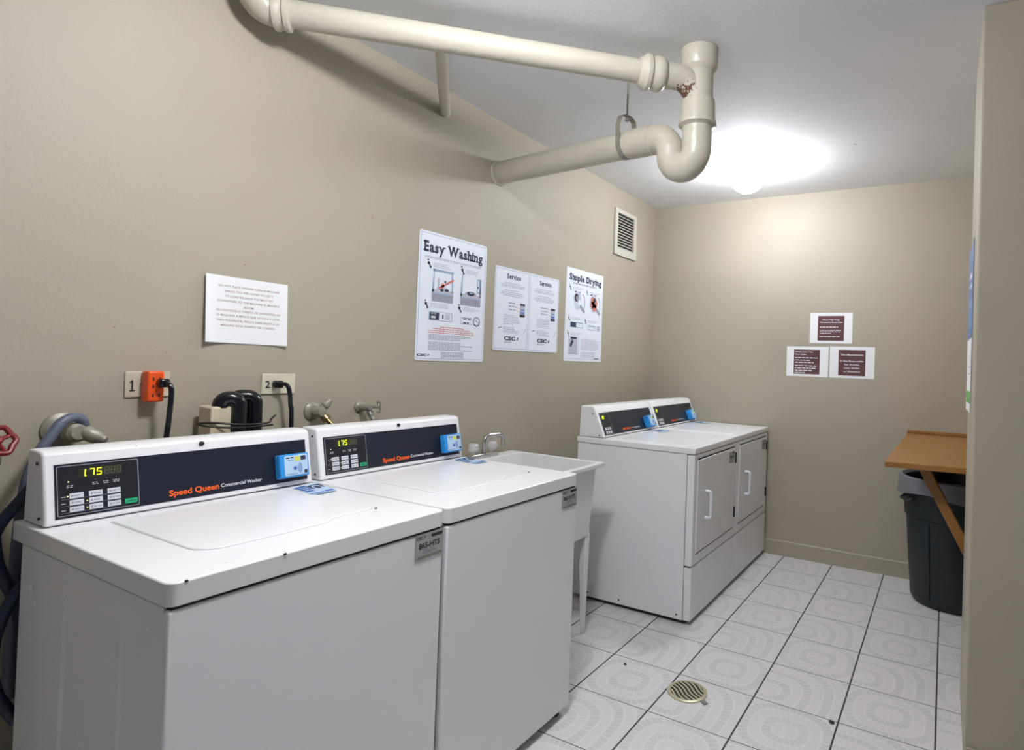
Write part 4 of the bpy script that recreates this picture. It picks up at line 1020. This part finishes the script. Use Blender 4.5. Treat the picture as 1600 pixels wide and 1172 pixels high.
for pts, lab in (([(0.080, -3.846, 1.050), (0.082, -3.848, 0.98), (0.090, -3.842, 0.90), (0.105, -3.832, 0.80), (0.12, -3.80, 0.70), (0.13, -3.77, 0.5)], 'dark blue supply hose hanging below the red handwheel'),
                 ([(0.115, -3.76, 1.02), (0.122, -3.80, 0.96), (0.126, -3.842, 0.90), (0.125, -3.865, 0.82), (0.08, -3.875, 0.70), (0.09, -3.89, 0.5), (0.10, -3.88, 0.2)], 'dark blue supply hose crossing behind the first washer'),
                 ([(0.155, -3.80, 0.76), (0.150, -3.830, 0.70), (0.145, -3.846, 0.62), (0.148, -3.840, 0.52), (0.155, -3.80, 0.43)], 'dark blue supply hose looped beside the first washer cabinet')):
    tag(B().tube(curve_through(pts, 8), 0.0135, 14).build('supply_hose', HOSEBLUE), lab, 'hose', 'supply hoses at the wall')

# ------------------------------------------------------------------ folding shelf, trash can, floor drain
def shelf():
    t = empty('folding_shelf', (XR, -0.75, 0.95), 'orange wooden folding shelf on a diagonal brace above the trash can', 'shelf')
    b = B().prism([(1.868, -1.475, 0.925), (XR-0.001, -1.415, 0.925), (XR-0.001, -0.002, 0.925), (1.886, -0.002, 0.925)], (0, 0, 0.026)); b.build('board', WOOD, t, bevel=0.003)
    B().box((1.884, -0.028, 0.952), (XR-0.001, -0.002, 0.972)).build('back_ledge', WOOD, t, bevel=0.003)
    p, q = Vector((2.005, -1.22, 0.925)), Vector((XR, -1.22, 0.065))
    d = (q-p).normalized(); n = Vector((d.z, 0, -d.x))
    b = B(); U = Vector((0, 1, 0)); L = (q-p).length
    b.prism([p + n*0.022 + U*-0.02 - d*0.012, p - n*0.022 + U*-0.02 + d*0.012*0, q - n*0.022 + U*-0.02 - d*0.01, q + n*0.022 + U*-0.02 - d*0.035], U*0.04)
    b.build('brace', WOOD, t, bevel=0.003)
    B().box((XR-0.03, -1.25, 0.50), (XR-0.001, -1.19, 0.924)).build('wall_cleat', WOOD, t, bevel=0.002)
shelf()

def trash_can():
    cx, cy = 2.155, -0.292
    t = empty('trash_can', (cx, cy, 0), 'dark green-grey round trash can lined with a grey bag under the shelf', 'trash can')
    b = B().lathe((cx, cy, 0), (0, 0, 1), [(0, 0.19), (0.004, 0.205), (0.03, 0.220), (0.50, 0.252), (0.505, 0.262), (0.64, 0.268), (0.70, 0.272), (0.705, 0.285), (0.722, 0.285), (0.722, 0.268), (0.64, 0.258), (0.03, 0.21), (0.025, 0)], 40, close=False); b.build('body', CAN, t)
    for a in (-120, -65):
        d = Vector((math.cos(math.radians(a)), math.sin(math.radians(a)), 0)); s = Vector((-d.y, d.x, 0))
        b = B(); b.prism([Vector((cx, cy, 0)) + d*0.216 + s*0.004 + Vector((0, 0, 0.04)), Vector((cx, cy, 0)) + d*0.216 - s*0.004 + Vector((0, 0, 0.04)), Vector((cx, cy, 0)) + d*0.249 - s*0.004 + Vector((0, 0, 0.49)), Vector((cx, cy, 0)) + d*0.249 + s*0.004 + Vector((0, 0, 0.49))], d*0.008)
        b.build('rib', CAN, t)
    d = Vector((math.cos(math.radians(-150)), math.sin(math.radians(-150)), 0)); s = Vector((-d.y, d.x, 0)); o_ = Vector((cx, cy, 0)) + d*0.262
    b = B().tube(fillet([o_ - s*0.05 + Vector((0, 0, 0.62)), o_ - s*0.05 + d*0.03 + Vector((0, 0, 0.60)), o_ + s*0.05 + d*0.03 + Vector((0, 0, 0.60)), o_ + s*0.05 + Vector((0, 0, 0.62))], 0.012, 4), 0.009, 8); b.build('handle', CAN, t)
    # bag folded over the rim with a wavy hem
    b = B(); rnd = random.Random(5); n = 56; rows = []
    for k, (r, z, wv) in enumerate(((0.300, 0.640, 0.014), (0.297, 0.690, 0.006), (0.294, 0.730, 0.004), (0.278, 0.737, 0.003), (0.262, 0.722, 0.004), (0.250, 0.62, 0.012), (0.225, 0.35, 0.02), (0.12, 0.22, 0.03))):
        ph = rnd.uniform(0, 6); row = []
        for i in range(n):
            a = 2*math.pi*i/n; q = r + wv*0.5*math.sin(9*a + ph) + wv*0.35*math.sin(17*a + 2*ph)*0.7
            row.append(b.bm.verts.new((cx + q*math.cos(a), cy + min(q, 0.286)*math.sin(a) if math.sin(a) > 0 else cy + q*math.sin(a), z + (wv*math.sin(4*a + ph) if k in (0, 7) else 0))))
        rows.append(row)
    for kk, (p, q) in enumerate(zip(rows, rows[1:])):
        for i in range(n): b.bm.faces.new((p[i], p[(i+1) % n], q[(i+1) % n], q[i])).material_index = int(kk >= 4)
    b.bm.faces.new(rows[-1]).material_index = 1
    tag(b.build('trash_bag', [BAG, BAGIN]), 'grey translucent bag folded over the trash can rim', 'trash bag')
trash_can()

def floor_drain():
    cx, cy, r = 1.196, -2.046, 0.083
    t = empty('floor_drain', (cx, cy, 0), 'round metal floor drain grate with wavy slots in the tiles', 'floor drain')
    b = B().lathe((cx, cy, 0), (0, 0, 1), [(0.0, r), (0.004, r-0.001), (0.006, r-0.006), (0.006, r-0.014), (0.003, r-0.015), (0.003, 0)], 40, close=False); b.build('rim', DRAINM, t)
    B().lathe((cx, cy, 0.0032), (0, 0, 1), [(0, r-0.0155), (0.0006, r-0.0155), (0.0006, 0)], 40, close=False).build('sump', DARK, t)
    R_ = r - 0.013; n = 8; ang = math.radians(52); ux, uy = Vector((math.cos(ang), math.sin(ang), 0)), Vector((-math.sin(ang), math.cos(ang), 0))
    for k in range(n):
        o_ = -R_ + 2*R_*(k+0.5)/n; Lh = math.sqrt(max(R_*R_ - o_*o_, 0.0002)); pts = []
        for i in range(13):
            s_ = -Lh + 2*Lh*i/12; pts.append(Vector((cx, cy, 0.0045)) + ux*(o_ + 0.004*math.sin(s_*55)) + uy*s_)
        b = B(); wv = 0.0040
        for p, q in zip(pts, pts[1:]): b.face((p + ux*wv, p - ux*wv, q - ux*wv, q + ux*wv)); 
        bmesh.ops.remove_doubles(b.bm, verts=b.bm.verts, dist=0.0003)
        g = bmesh.ops.extrude_face_region(b.bm, geom=b.bm.faces[:]); bmesh.ops.translate(b.bm, verts=[v for v in g['geom'] if isinstance(v, bmesh.types.BMVert)], vec=(0, 0, 0.0018))
        b.build('bar', DRAINM, t)
    B().obox((1.285, -2.085, 0), (0.8, -0.6, 0), (0.6, 0.8, 0), (0, 0, 1), -0.016, 0.014, -0.010, 0.010, 0, 0.005).build('latch', STEEL, t, bevel=0.002)
floor_drain()

def litter(x, y, r, label):
    b = B().ball((x, y, r*0.6), r, seg=8, sq=(1.3, 0.9, 0.6)); tag(b.build('debris_scrap', DARK), label, 'debris')
litter(0.879, -1.992, 0.006, 'small black scrap on the tiles near the sink leg')
litter(1.747, -1.950, 0.009, 'small dark scrap on the tiles nearest the pillar')
